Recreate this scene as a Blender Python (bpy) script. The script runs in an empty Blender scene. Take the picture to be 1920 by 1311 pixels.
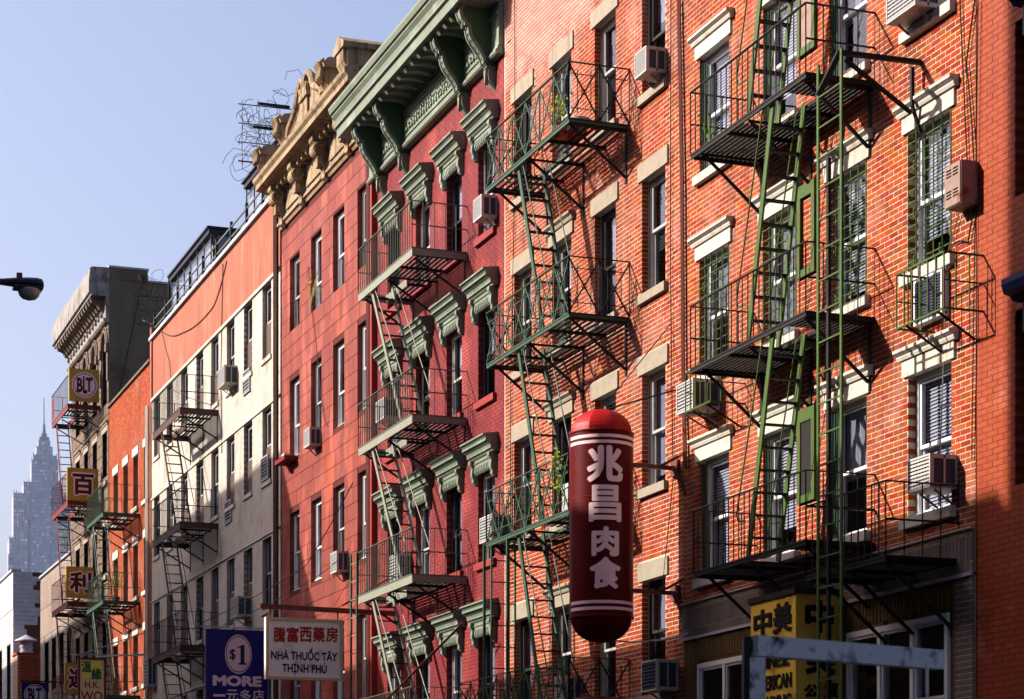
import bpy, math, random
import numpy as np
from mathutils import Vector, Matrix
R_ = math.radians
random.seed(7)
S = bpy.context.scene
COL = S.collection

# ------------------------------------------------------------------ camera
# World axes: X along the street (houses run away towards -X), Y into the houses
# (facades stand on Y = 0, the street is at negative Y), Z up, in metres.
FPX, HOR = 4150.0, 1631.0            # focal length and horizon row in photograph pixels (1920 wide)
TH = math.atan(1527.0 / FPX)
cs, sn = math.cos(TH), math.sin(TH)
CAM = Vector((0, -13.4, 1.6))
cd = bpy.data.cameras.new("camera"); cam = bpy.data.objects.new("camera", cd); COL.objects.link(cam)
cd.sensor_width = 36; cd.lens = FPX / 1920 * 36
cd.shift_y = (HOR - 655.5) / 1920
cd.clip_end = 6000; cd.clip_start = 0.5
rv, fv = Vector((sn, cs, 0)), Vector((-cs, sn, 0))
cam.matrix_world = Matrix.Translation(CAM) @ Matrix((rv, (0, 0, 1), -fv)).transposed().to_4x4()
S.camera = cam
cd.dof.use_dof = True; cd.dof.focus_distance = 38; cd.dof.aperture_fstop = 6.5

# ------------------------------------------------------------------ light
SUN = Vector((-0.48, -1.0, 0.62)).normalized()      # towards the sun
w = bpy.data.worlds.new("World"); S.world = w; w.use_nodes = True
nt = w.node_tree; bg = nt.nodes["Background"]
sky = nt.nodes.new("ShaderNodeTexSky"); sky.sky_type = 'NISHITA'; sky.sun_disc = False
sky.sun_elevation = math.asin(SUN.z)
sky.sun_rotation = math.atan2(SUN.x, SUN.y)
sky.air_density = 1.0; sky.dust_density = 5.0; sky.ozone_density = 3.0
tn = nt.nodes.new("ShaderNodeMix"); tn.data_type = 'RGBA'; tn.blend_type = 'MULTIPLY'; tn.inputs[0].default_value = 1.0
tn.inputs[7].default_value = (1.18, 1.02, 1.03, 1)       # the lavender cast of the clear morning sky
nt.links.new(sky.outputs[0], tn.inputs[6]); nt.links.new(tn.outputs[2], bg.inputs[0]); bg.inputs[1].default_value = 0.114
sl = bpy.data.lights.new("sun", 'SUN'); sl.energy = 5.0; sl.angle = R_(0.5); sl.color = (1.0, 0.91, 0.79)
so = bpy.data.objects.new("sun", sl); COL.objects.link(so)
so.rotation_euler = SUN.to_track_quat('Z', 'Y').to_euler(); so.location = (0, -30, 60)
S.view_settings.view_transform = 'Standard'; S.view_settings.look = 'None'
S.view_settings.exposure = 1.1; S.view_settings.gamma = 1.0; S.view_settings.use_curve_mapping = False
S.cycles.max_bounces = 6; S.cycles.transparent_max_bounces = 12

# point on a plane Y=const seen at photograph column px; height of row py there
def X(px, y=0.0):
    q = y + 13.4; t = px - 960.0
    return (t * sn * q - FPX * cs * q) / (FPX * sn + t * cs)
def Z(px, py, y=0.0):
    q = y + 13.4
    return 1.6 + (HOR - py) * (-cs * X(px, y) + sn * q) / FPX

# ------------------------------------------------------------------ materials
MATS = {}
def mat(name, col, rough=0.7, var=0.15, scale=6.0, bump=0.0, bscale=40.0, island=0.0, metal=0.0,
        stain=None, stain_amt=0.5, stain_scale=2.0, stretch=(1, 1, 1), spec=0.12, world=False, transl=0.0, streak=None, bloom=None):
    """procedural: noise colour variation, optional per-piece variation, stains, fine relief"""
    m = bpy.data.materials.new(name); m.use_nodes = True; MATS[name] = m
    t = m.node_tree; N = t.nodes; L = t.links; b = N["Principled BSDF"]
    b.inputs["Roughness"].default_value = rough; b.inputs["Metallic"].default_value = metal
    b.inputs["Specular IOR Level"].default_value = spec
    geo = N.new("ShaderNodeNewGeometry"); tc = N.new("ShaderNodeTexCoord")
    mp = N.new("ShaderNodeMapping"); mp.inputs["Scale"].default_value = stretch
    L.new(geo.outputs["Position"] if world else tc.outputs["Object"], mp.inputs[0])
    def noise(s, d=5, r=0.6):
        n = N.new("ShaderNodeTexNoise"); n.inputs["Scale"].default_value = s
        n.inputs["Detail"].default_value = d; n.inputs["Roughness"].default_value = r
        L.new(mp.outputs[0], n.inputs["Vector"]); return n
    def math_(op, a, c=None, cl=False):
        n = N.new("ShaderNodeMath"); n.operation = op; n.use_clamp = cl
        for i, v in enumerate((a, c)):
            if v is None: continue
            if hasattr(v, "links"): L.new(v, n.inputs[i])
            else: n.inputs[i].default_value = v
        return n.outputs[0]
    n1 = noise(scale)
    v = math_('MULTIPLY', math_('SUBTRACT', n1.outputs["Fac"], 0.5), var * 4)
    hsv = N.new("ShaderNodeHueSaturation"); hsv.inputs["Color"].default_value = (*col, 1)
    val = math_('ADD', v, 1.0)
    if island:
        oi = N.new("ShaderNodeObjectInfo")
        r = math_('FRACT', math_('ADD', geo.outputs["Random Per Island"], oi.outputs["Random"]))
        val = math_('ADD', val, math_('MULTIPLY', math_('SUBTRACT', r, 0.5), island * 2))
        r2 = math_('FRACT', math_('MULTIPLY', r, 7.31))
        L.new(math_('ADD', math_('MULTIPLY', math_('SUBTRACT', r2, 0.5), island * 0.10), 0.5), hsv.inputs["Hue"])
        r3 = math_('FRACT', math_('MULTIPLY', r, 13.7))
        L.new(math_('ADD', math_('MULTIPLY', math_('SUBTRACT', r3, 0.5), island * 0.45), 1.0), hsv.inputs["Saturation"])
    L.new(val, hsv.inputs["Value"])
    out = hsv.outputs[0]
    for st in (stain if isinstance(stain, list) else [stain] if stain else []):
        c2, amt, sc = (st if len(st) == 3 and hasattr(st[0], "__len__") else (st, stain_amt, stain_scale))
        ns = noise(sc, 6, 0.65)
        rp = N.new("ShaderNodeMapRange"); rp.inputs[1].default_value = 0.62 - amt * 0.25; rp.inputs[2].default_value = 0.74 - amt * 0.2
        L.new(ns.outputs["Fac"], rp.inputs[0])
        mx = N.new("ShaderNodeMix"); mx.data_type = 'RGBA'
        L.new(rp.outputs[0], mx.inputs[0]); L.new(out, mx.inputs[6]); mx.inputs[7].default_value = (*c2, 1)
        out = mx.outputs[2]
    for (c2, amt, wid) in (streak or []):       # runs of dirt, rust or bloom down the wall
        m2 = N.new("ShaderNodeMapping"); m2.inputs["Scale"].default_value = (wid, wid, wid*.09); L.new(geo.outputs["Position"], m2.inputs[0])
        ns = N.new("ShaderNodeTexNoise"); ns.inputs["Scale"].default_value = 1.0; ns.inputs["Detail"].default_value = 5; ns.inputs["Roughness"].default_value = .65
        L.new(m2.outputs[0], ns.inputs["Vector"]); n3 = N.new("ShaderNodeTexNoise"); n3.inputs["Scale"].default_value = .45; L.new(geo.outputs["Position"], n3.inputs["Vector"])
        rp = N.new("ShaderNodeMapRange"); rp.inputs[1].default_value = .50; rp.inputs[2].default_value = .72; L.new(ns.outputs["Fac"], rp.inputs[0])
        r2 = N.new("ShaderNodeMapRange"); r2.inputs[1].default_value = .42; r2.inputs[2].default_value = .58; L.new(n3.outputs["Fac"], r2.inputs[0])
        mx = N.new("ShaderNodeMix"); mx.data_type = 'RGBA'; L.new(math_('MULTIPLY', math_('MULTIPLY', rp.outputs[0], r2.outputs[0]), amt), mx.inputs[0])
        L.new(out, mx.inputs[6]); mx.inputs[7].default_value = (*c2, 1); out = mx.outputs[2]
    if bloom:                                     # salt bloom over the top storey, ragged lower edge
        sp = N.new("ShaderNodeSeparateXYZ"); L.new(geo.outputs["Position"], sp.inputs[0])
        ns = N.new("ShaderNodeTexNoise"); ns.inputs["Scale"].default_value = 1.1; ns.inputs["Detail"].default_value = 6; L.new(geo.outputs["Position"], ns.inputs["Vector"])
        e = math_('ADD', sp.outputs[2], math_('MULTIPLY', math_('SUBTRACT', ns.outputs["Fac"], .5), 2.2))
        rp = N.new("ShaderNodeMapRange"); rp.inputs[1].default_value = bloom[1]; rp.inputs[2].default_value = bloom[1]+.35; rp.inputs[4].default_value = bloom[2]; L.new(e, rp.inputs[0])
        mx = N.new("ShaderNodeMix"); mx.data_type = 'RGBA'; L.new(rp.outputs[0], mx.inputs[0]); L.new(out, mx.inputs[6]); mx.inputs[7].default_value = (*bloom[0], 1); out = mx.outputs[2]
    L.new(out, b.inputs["Base Color"])
    if bump:
        nb = noise(bscale, 4); bp = N.new("ShaderNodeBump"); bp.inputs["Strength"].default_value = min(1, bump)
        bp.inputs["Distance"].default_value = 0.02
        L.new(nb.outputs["Fac"], bp.inputs["Height"]); L.new(bp.outputs[0], b.inputs["Normal"])
    if transl:
        tr = N.new("ShaderNodeBsdfTranslucent"); L.new(out, tr.inputs[0])
        ms = N.new("ShaderNodeMixShader"); ms.inputs[0].default_value = transl
        L.new(b.outputs[0], ms.inputs[1]); L.new(tr.outputs[0], ms.inputs[2])
        L.new(ms.outputs[0], N["Material Output"].inputs[0])
    m["_out"] = 0
    return m

def glass(name, tint=(0.75, 0.78, 0.85), refl=0.25, rough=0.03, wave=0.25):
    m = bpy.data.materials.new(name); m.use_nodes = True; t = m.node_tree; N = t.nodes; L = t.links
    N.remove(N["Principled BSDF"])
    tr = N.new("ShaderNodeBsdfTransparent"); tr.inputs[0].default_value = (*tint, 1)
    gl = N.new("ShaderNodeBsdfGlossy"); gl.inputs["Roughness"].default_value = rough
    lw = N.new("ShaderNodeLayerWeight"); lw.inputs[0].default_value = 0.5
    fr = N.new("ShaderNodeMath"); fr.operation = 'POWER'; fr.inputs[1].default_value = 4.0; L.new(lw.outputs["Facing"], fr.inputs[0])
    ad = N.new("ShaderNodeMath"); ad.operation = 'MULTIPLY_ADD'; ad.use_clamp = True
    ad.inputs[1].default_value = 0.7; ad.inputs[2].default_value = refl * 0.16
    L.new(fr.outputs[0], ad.inputs[0])
    ns = N.new("ShaderNodeTexNoise"); ns.inputs["Scale"].default_value = 2.5
    g = N.new("ShaderNodeNewGeometry"); L.new(g.outputs["Position"], ns.inputs["Vector"])
    bp = N.new("ShaderNodeBump"); bp.inputs["Strength"].default_value = wave; bp.inputs["Distance"].default_value = 0.03
    L.new(ns.outputs["Fac"], bp.inputs["Height"]); L.new(bp.outputs[0], gl.inputs["Normal"])
    mx = N.new("ShaderNodeMixShader"); L.new(ad.outputs[0], mx.inputs[0]); L.new(tr.outputs[0], mx.inputs[1]); L.new(gl.outputs[0], mx.inputs[2])
    L.new(mx.outputs[0], N["Material Output"].inputs[0]); MATS[name] = m
    return m

# brick and mortar of the two bare-brick houses: pale weathering bloom where the photograph shows it
mat("brick_right", (0.24, 0.036, 0.007), 0.85, 0.10, 30, 0.4, 90, island=0.27, world=True, stain=[((0.330, 0.120, 0.084), 0.25, 0.9), ((0.096, 0.018, 0.012), 0.08, 3.0)], streak=[((.05,.010,.007), .85, 2.0), ((.30,.16,.12), .45, 1.7)])
mat("mortar_right", (0.44, 0.35, 0.255), 0.9, 0.15, 6, 0.3, 60, world=True, stain=[((0.210, 0.168, 0.144), 0.15, 1.2)], streak=[((.16,.11,.09), .7, 2.6)])
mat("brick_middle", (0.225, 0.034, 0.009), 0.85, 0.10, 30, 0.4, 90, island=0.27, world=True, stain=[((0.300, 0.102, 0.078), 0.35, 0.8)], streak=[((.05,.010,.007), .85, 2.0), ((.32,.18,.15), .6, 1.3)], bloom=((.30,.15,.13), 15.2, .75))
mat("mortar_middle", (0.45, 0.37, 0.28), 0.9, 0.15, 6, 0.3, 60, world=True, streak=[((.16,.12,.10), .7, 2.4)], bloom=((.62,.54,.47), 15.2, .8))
mat("brick_painted_red", (0.15, 0.014, 0.018), 0.6, 0.12, 1.5, 0.4, 60, island=0.07, world=True, stain=[((0.282, 0.045, 0.036), 0.5, 0.7), ((0.132, 0.018, 0.012), 0.05, 3)], streak=[((.06,.008,.01), .6, 3.0), ((.26,.06,.05), .5, 2.0)])
mat("joint_painted_red", (0.085, 0.008, 0.01), 0.7, 0.1, 3, world=True)
mat("brick_painted_orange", (0.255, 0.042, 0.013), 0.55, 0.10, 1.2, 0.3, 60, island=0.05, world=True, stain=[((0.360, 0.114, 0.060), 0.3, 0.8)], streak=[((.12,.02,.008), .5, 3.0)])
mat("joint_painted_orange", (0.16, 0.026, 0.01), 0.7, 0.1, 3, world=True)
mat("brick_white", (0.43, 0.4, 0.355), 0.6, 0.10, 1.2, 0.3, 60, island=0.07, world=True, stain=[((0.330, 0.228, 0.102), 0.12, 0.9), ((0.300, 0.270, 0.228), 0.3, 2.2)], streak=[((.30,.17,.06), .6, 3.2), ((.13,.11,.09), .6, 2.2)])
mat("joint_white", (0.22, 0.19, 0.16), 0.8, 0.1, 3, world=True)
mat("brick_orange_far", (0.25, 0.043, 0.01), 0.85, 0.10, 20, 0.3, 60, island=0.25, world=True, stain=[((0.270, 0.096, 0.072), 0.4, 0.5)], streak=[((.06,.015,.01), .6, 2.4)])
mat("mortar_far", (0.36, 0.22, 0.15), 0.9, world=True)
mat("stone_red", (0.17, 0.034, 0.025), 0.6, 0.12, 1.6, 0.35, 30, island=0.07, world=True, stretch=(1, 1, .35), stain=[((0.330, 0.084, 0.060), 0.45, 1.2), ((0.300, 0.060, 0.018), 0.16, 1.0)], streak=[((.30,.05,.012), .75, 2.8), ((.08,.012,.010), .5, 2.1)])
mat("joint_stone_red", (0.07, 0.01, 0.008), 0.8)
mat("stucco_orange", (0.25, 0.083, 0.052), 0.75, 0.10, 0.9, 0.5, 14, world=True, stretch=(1, 1, .5), stain=[((0.372, 0.138, 0.078), 0.35, 0.9), ((0.252, 0.054, 0.030), 0.12, 1.7)], streak=[((.34,.16,.10), .8, 2.4), ((.13,.03,.02), .7, 3.4)])
mat("stone_brown", (0.125, 0.09, 0.068), 0.8, 0.2, 3, 0.6, 12, world=True, stain=[((0.072, 0.048, 0.036), 0.25, 2)], streak=[((.04,.03,.025), .8, 3)])
mat("stucco_brown", (0.125, 0.1, 0.068), 0.9, 0.15, 1, 0.3, 20, world=True, stain=[((0.072, 0.048, 0.036), 0.3, .4)], streak=[((.04,.03,.025), .8, 1.5)])
mat("wall_dark_brown", (0.07, 0.035, 0.025), 0.9, 0.3, 2, 0.3, 20, world=True)
mat("stone_lintel", (0.25, 0.215, 0.17), 0.8, 0.12, 5, 0.5, 20, world=True, stain=[((0.210, 0.180, 0.150), 0.2, 4)], streak=[((.10,.08,.06), .6, 7.0)])
mat("paint_cream", (0.42, 0.4, 0.36), 0.55, 0.08, 4, 0.3, 18, world=True, stain=[((0.330, 0.216, 0.096), 0.10, 3.5), ((0.270, 0.252, 0.228), 0.12, 6)], streak=[((.28,.14,.05), .6, 8.0)])
mat("cornice_stone", (0.27, 0.2, 0.125), 0.8, 0.2, 3, 0.6, 14, world=True, stain=[((0.150, 0.078, 0.042), 0.30, 2.4), ((0.084, 0.060, 0.048), 0.2, 4)], streak=[((.03,.02,.012), .95, 4.0), ((.06,.04,.03), .8, 9)])
mat("cornice_white", (0.24, 0.23, 0.22), 0.7, 0.15, 5, 0.4, 20, world=True, stain=[((0.10, 0.085, 0.075), 0.62, 3.5), ((0.03, 0.03, 0.03), 0.3, 6)], stretch=(2.2, 1, .45))
mat("paint_sage", (0.145, 0.18, 0.142), 0.5, 0.08, 3, 0.2, 22, world=True, stain=[((0.192, 0.180, 0.120), 0.10, 3), ((0.252, 0.300, 0.252), 0.3, 1.4)], streak=[((.10,.10,.07), .7, 6.0), ((.16,.08,.04), .4, 9)])
mat("console_green_dark", (0.035, 0.08, 0.035), 0.6, 0.1, 3, world=True)  # console bodies, a darker green than their scroll faces
mat("paint_red", (0.21, 0.025, 0.024), 0.6, 0.12, 3, 0.2, 20, world=True)
mat("iron_green_bright", (0.048, 0.092, 0.02), 0.45, 0.2, 8, 0.3, 30, world=True, stain=[((0.132, 0.060, 0.024), 0.12, 7)], stretch=(1, 1, .6))
mat("iron_green_teal", (0.036, 0.076, 0.05), 0.45, 0.2, 8, 0.3, 30, world=True, stain=[((0.120, 0.066, 0.036), 0.10, 7)])
mat("iron_green_dark", (0.03, 0.07, 0.045), 0.5, 0.2, 8, world=True)
mat("iron_sage", (0.2, 0.21, 0.17), 0.5, 0.15, 6, 0.3, 30, world=True, stain=[((0.180, 0.084, 0.036), 0.14, 6)])
mat("iron_sage_bar", (0.09, 0.105, 0.08), 0.5, 0.15, 6, world=True)
mat("iron_black", (0.012, 0.011, 0.011), 0.5, 0.2, 8, world=True)
mat("iron_brown", (0.07, 0.035, 0.026), 0.6, 0.2, 6, 0.3, 30, world=True)
mat("iron_maroon", (0.13, 0.016, 0.016), 0.5, 0.2, 6, world=True)
mat("iron_slat", (0.014, 0.013, 0.012), 0.6, 0.2, 8, world=True)
mat("frame_white", (0.62, 0.62, 0.64), 0.4, 0.05, 5)
mat("frame_grey", (0.34, 0.33, 0.335), 0.4, 0.1, 5)
mat("frame_dark", (0.03, 0.026, 0.028), 0.4, 0.1, 5)
mat("frame_black", (0.014, 0.015, 0.022), 0.35, 0.1, 5)
mat("panel_brown", (0.08, 0.055, 0.045), 0.5, 0.1, 4)
mat("blind_white", (0.4, 0.4, 0.43), 0.8, 0.04, 3)
mat("curtain_grey", (0.27, 0.265, 0.3), 0.9, 0.2, 3, stretch=(6, 1, .4))
mat("blind_dark", (0.05, 0.05, 0.06), 0.8, 0.1, 3)
mat("board_yellow", (0.3, 0.21, 0.08), 0.8, 0.2, 4, stretch=(5, 1, 1))
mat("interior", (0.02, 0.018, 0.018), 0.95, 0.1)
mat("ac_case", (0.4, 0.375, 0.36), 0.45, 0.08, 6, stain=[((0.210, 0.132, 0.078), 0.10, 6)])
mat("ac_grille", (0.3, 0.3, 0.31), 0.5, 0.1, 10)
mat("ac_dark", (0.04, 0.045, 0.07), 0.5, 0.1)
mat("ac_beige", (0.36, 0.31, 0.22), 0.5, 0.1, 5, stain=[((0.210, 0.108, 0.048), 0.15, 5)])
mat("metal_rust", (0.24, 0.16, 0.14), 0.6, 0.15, 6, stain=[((0.132, 0.054, 0.024), 0.3, 5)])
mat("slot_black", (0.02, 0.02, 0.02), 0.9)  # near-black of the vent slots
mat("roof_tar", (0.06, 0.06, 0.065), 0.9, 0.2, 1)
mat("coping_metal", (0.34, 0.35, 0.39), 0.5, 0.15, 3, world=True)
mat("sign_red", (0.1, 0.0015, 0.002), 0.42, 0.05, 3, transl=0.22, world=True)
mat("sign_red_lit", (0.34, 0.006, 0.006), 0.45, 0.12, 3, world=True, stain=[((0.2, 0.01, 0.01), 0.4, 4)])  # the drum's red made brighter: sun on the dome put into the colour
mat("sign_red_trim", (0.16, 0.005, 0.006), 0.5)
mat("sign_letter", (0.82, 0.58, 0.6), 0.5, 0.05, 5)
mat("sign_ochre", (0.36, 0.24, 0.028), 0.45, 0.15, 2, world=True, stain=[((0.216, 0.132, 0.018), 0.3, 2)])
mat("sign_gold", (0.7, 0.46, 0.07), 0.35, 0.12, 1.6, 0.1, 10, world=True, stain=[((0.240, 0.138, 0.021), 0.4, 1.5)])
mat("sign_cream", (0.84, 0.80, 0.76), 0.4, 0.05, 2, world=True, stain=[((0.396, 0.348, 0.360), 0.25, 2.2)])
mat("sign_wood", (0.58, 0.42, 0.24), 0.5, 0.15, 8)
mat("sign_blue", (0.010, 0.013, 0.16), 0.35, 0.05, 3)
mat("sign_pink", (0.74, 0.62, 0.68), 0.5, 0.03, 3)
mat("sign_navy_ink", (0.012, 0.014, 0.07), 0.5)
mat("sign_red_ink", (0.36, 0.02, 0.015), 0.5)
mat("sign_maroon_ink", (0.05, 0.006, 0.009), 0.5)
mat("sign_black_ink", (0.018, 0.012, 0.008), 0.4)
mat("sign_green_ink", (0.01, 0.12, 0.03), 0.5)
mat("sign_yellow", (0.80, 0.66, 0.12), 0.4, 0.08, 2)
mat("sign_peach", (0.80, 0.58, 0.30), 0.4, 0.05, 2)
mat("siding_ochre", (0.12, 0.065, 0.018), 0.6, 0.25, 3, 0.2, 20, world=True, stretch=(6, 1, .3), island=0.12)
mat("brick_soldier", (0.125, 0.095, 0.09), 0.8, 0.15, 10, island=0.18, world=True)
mat("brick_tan", (0.17, 0.135, 0.1), 0.8, 0.15, 10, island=0.12, world=True)
mat("bar_white", (0.94, 0.93, 0.93), 0.5, 0.06, 3, 0.1, 30, world=True, stain=[((0.07, 0.07, 0.10), 0.42, 8)])
mat("bar_dark", (0.03, 0.03, 0.035), 0.5, 0.1)
mat("lamp_dark", (0.022, 0.020, 0.035), 0.35, 0.1)
mat("lamp_rust", (0.14, 0.05, 0.04), 0.4, 0.2)
mat("lamp_lens", (0.4, 0.38, 0.38), 0.15, 0.15, 9, spec=0.8)
mat("leaf_green", (0.07, 0.16, 0.03), 0.5, 0.3, 20, island=0.5, transl=0.3)
mat("leaf_yellow", (0.30, 0.42, 0.04), 0.5, 0.3, 20, island=0.4, transl=0.3)
mat("flower_red", (0.55, 0.03, 0.02), 0.5, island=0.3)
mat("stem_brown", (0.12, 0.08, 0.04), 0.8)
mat("stem_straw", (0.42, 0.36, 0.14), 0.8)
mat("pot_clay", (0.35, 0.10, 0.05), 0.8)
mat("plastic_red", (0.5, 0.02, 0.02), 0.4)
mat("plastic_white", (0.7, 0.7, 0.72), 0.4)
mat("panel_beige", (0.22, 0.17, 0.14), 0.6, 0.1, 1.5, world=True, island=0.12)
mat("wall_offwhite", (0.42, 0.42, 0.45), 0.7, 0.15, 2, world=True, stain=[((0.240, 0.228, 0.228), 0.3, 1.2)])
mat("tower_stone_hazed", (0.23, 0.235, 0.31), 0.8, 0.08, .05, world=True)  # blue of the distance haze put into the stone colour
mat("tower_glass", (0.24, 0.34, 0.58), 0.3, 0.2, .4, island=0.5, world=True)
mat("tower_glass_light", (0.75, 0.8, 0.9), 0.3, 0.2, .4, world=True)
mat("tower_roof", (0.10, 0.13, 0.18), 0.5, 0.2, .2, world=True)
mat("asphalt", (0.05, 0.05, 0.052), 0.9, 0.2, 3, 0.3, 30, world=True)
mat("pavement", (0.11, 0.105, 0.1), 0.9, 0.1, 2, island=0.05, world=True)
mat("kerb_stone", (0.3, 0.3, 0.29), 0.8)
mat("road_paint", (0.75, 0.74, 0.7), 0.7)
mat("opposite_brick", (0.07, 0.03, 0.022), 0.85, 0.15, 1, world=True)
mat("opposite_tan", (0.09, 0.07, 0.055), 0.85, 0.15, 1, world=True)
mat("earth", (0.12, 0.11, 0.10), 0.95, 0.2, .02, world=True)
glass("glass_window", (0.88, 0.9, 0.95)); glass("glass_dim", (0.35, 0.37, 0.42), 0.3)
glass("glass_roof", (0.85, 0.88, 0.95), 0.4, 0.03, 0.05)

# ------------------------------------------------------------------ mesh helpers
class MB:
    def __init__(s): s.v = []; s.f = []; s.mi = []; s.m = 0
    def quadbox(s, p):                       # 8 points, bottom ring then top ring
        n = len(s.v); s.v += [tuple(a) for a in p]
        s.f += [(n, n+3, n+2, n+1), (n+4, n+5, n+6, n+7)] + [(n+i, n+(i+1) % 4, n+4+(i+1) % 4, n+4+i) for i in range(4)]
        s.mi += [s.m] * 6
    def box(s, x0, x1, y0, y1, z0, z1):
        x0, x1 = min(x0, x1), max(x0, x1); y0, y1 = min(y0, y1), max(y0, y1); z0, z1 = min(z0, z1), max(z0, z1)
        s.quadbox([(x0, y0, z0), (x1, y0, z0), (x1, y1, z0), (x0, y1, z0), (x0, y0, z1), (x1, y0, z1), (x1, y1, z1), (x0, y1, z1)])
    def bar(s, a, b, w, h=None, up=(0, 0, 1)):
        a, b = Vector(a), Vector(b); h = h or w; d = (b - a).normalized(); u = Vector(up)
        if abs(d.dot(u)) > 0.98: u = Vector((0, 1, 0))
        r = d.cross(u).normalized() * (w / 2); u = r.cross(d).normalized() * (h / 2)
        s.quadbox([a-r-u, a+r-u, b+r-u, b-r-u, a-r+u, a+r+u, b+r+u, b-r+u])
    def tube(s, pts, r, n=6, closed=False):
        pts = [Vector(p) for p in pts]; k = len(pts); base = len(s.v)
        rr = r if hasattr(r, "__len__") else [r] * k
        pu = None
        for i, p in enumerate(pts):
            d = (pts[min(i+1, k-1)] - pts[max(i-1, 0)])
            if d.length < 1e-9: d = Vector((0, 0, 1))
            d.normalize()
            if pu is None:
                pu = Vector((0, 0, 1)) if abs(d.z) < 0.9 else Vector((1, 0, 0))
            x = d.cross(pu); x.normalize(); y = x.cross(d); pu = y
            for j in range(n):
                a = 2 * math.pi * j / n
                s.v.append(tuple(p + (x * math.cos(a) + y * math.sin(a)) * rr[i]))
        for i in range(k - 1):
            for j in range(n):
                s.f.append((base+i*n+j, base+i*n+(j+1) % n, base+(i+1)*n+(j+1) % n, base+(i+1)*n+j)); s.mi.append(s.m)
        s.f.append(tuple(base + j for j in range(n))[::-1]); s.f.append(tuple(base + (k-1)*n + j for j in range(n))); s.mi += [s.m] * 2
    def prism(s, prof, a0, a1, axis='x'):    # profile polygon extruded along an axis
        n = len(s.v); k = len(prof)
        def P(u, v, t): return (t, u, v) if axis == 'x' else (u, t, v) if axis == 'y' else (u, v, t)
        s.v += [P(u, v, a0) for u, v in prof] + [P(u, v, a1) for u, v in prof]
        s.f += [tuple(range(n, n+k)), tuple(range(n+2*k-1, n+k-1, -1))]
        s.f += [(n+i, n+k+i, n+k+(i+1) % k, n+(i+1) % k) for i in range(k)]
        s.mi += [s.m] * (k + 2)
    def lathe(s, c, prof, n=16, mod=None, a0=0.0):   # prof (r,z) about the vertical through c
        base = len(s.v); k = len(prof)
        for r, z in prof:
            for j in range(n):
                a = a0 + 2 * math.pi * j / n; q = r * (mod(a, z) if mod else 1)
                s.v.append((c[0] + q * math.cos(a), c[1] + q * math.sin(a), c[2] + z))
        for i in range(k - 1):
            for j in range(n):
                s.f.append((base+i*n+j, base+i*n+(j+1) % n, base+(i+1)*n+(j+1) % n, base+(i+1)*n+j)); s.mi.append(s.m)
        s.f.append(tuple(base+j for j in range(n))[::-1]); s.f.append(tuple(base+(k-1)*n+j for j in range(n))); s.mi += [s.m] * 2
    def quad(s, *p):
        n = len(s.v); s.v += [tuple(a) for a in p]; s.f.append(tuple(range(n, n+len(p)))); s.mi.append(s.m)
    def mesh(s, name, mats, org=(0, 0, 0), smooth=False, fix=True):
        me = bpy.data.meshes.new(name)
        me.from_pydata([(a[0]-org[0], a[1]-org[1], a[2]-org[2]) for a in s.v], [], s.f)
        for m in (mats if isinstance(mats, (list, tuple)) else [mats]): me.materials.append(MATS[m])
        if isinstance(mats, (list, tuple)) and len(mats) > 1: me.polygons.foreach_set("material_index", s.mi)
        if smooth: me.polygons.foreach_set("use_smooth", [True] * len(s.f))
        me.update()
        if fix:
            import bmesh
            bm = bmesh.new(); bm.from_mesh(me); bmesh.ops.recalc_face_normals(bm, faces=bm.faces); bm.to_mesh(me); bm.free()
        return me
    def build(s, name, mats, parent=None, **k):
        org = origin(parent) if parent else k.pop("org", (0, 0, 0)); k.pop("org", None)
        o = bpy.data.objects.new(name, s.mesh(name, mats, org, **k)); COL.objects.link(o)
        if parent: o.parent = parent; o["_org"] = list(org)
        else: o.location = org; o["_org"] = list(org)
        return o
def origin(o): return tuple(o["_org"])
def tag(o, label, cat, group=None, kind=None):
    if label: o["label"] = label
    if cat: o["category"] = cat
    if group: o["group"] = group
    if kind: o["kind"] = kind
    return o
def thing(name, label, cat, loc, group=None):
    o = bpy.data.objects.new(name, None); COL.objects.link(o); o.location = loc; o["_org"] = list(loc)
    o.empty_display_size = 0.3
    return tag(o, label, cat, group)
def copy_tree(o, parent=None, delta=(0, 0, 0)):
    c = o.copy(); COL.objects.link(c); c.parent = parent
    if parent is None or any(delta): c.location = Vector(o.location) + Vector(delta)
    for ch in list(o.children): copy_tree(ch, c)
    return c
def struct(mb, name, mats, **k): return tag(mb.build(name, mats, **k), None, None, kind="structure")

# ------------------------------------------------------------------ walls
def wall_grid(mb, x0, x1, z0, z1, holes, y=0.0, rev=0.24, grow=0.0):
    """front face of a wall with rectangular openings and their reveals"""
    H = [(a-grow, b+grow, c-grow, d+grow) for a, b, c, d in holes if b > x0 and a < x1 and d > z0 and c < z1]
    xs = sorted({x0, x1, *[min(max(v, x0), x1) for h in H for v in h[:2]]})
    zs = sorted({z0, z1, *[min(max(v, z0), z1) for h in H for v in h[2:]]})
    for i in range(len(xs)-1):
        for j in range(len(zs)-1):
            cx, cz = (xs[i]+xs[i+1])/2, (zs[j]+zs[j+1])/2
            if any(h[0] < cx < h[1] and h[2] < cz < h[3] for h in H): continue
            mb.quad((xs[i], y, zs[j]), (xs[i+1], y, zs[j]), (xs[i+1], y, zs[j+1]), (xs[i], y, zs[j+1]))
    for a, b, c, d in H:
        for p in (((a, c), (a, d)), ((b, d), (b, c)), ((a, d), (b, d)), ((b, c), (a, c))):
            (u0, w0), (u1, w1) = p
            mb.quad((u0, y, w0), (u1, y, w1), (u1, y+rev, w1), (u0, y+rev, w0))

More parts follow.
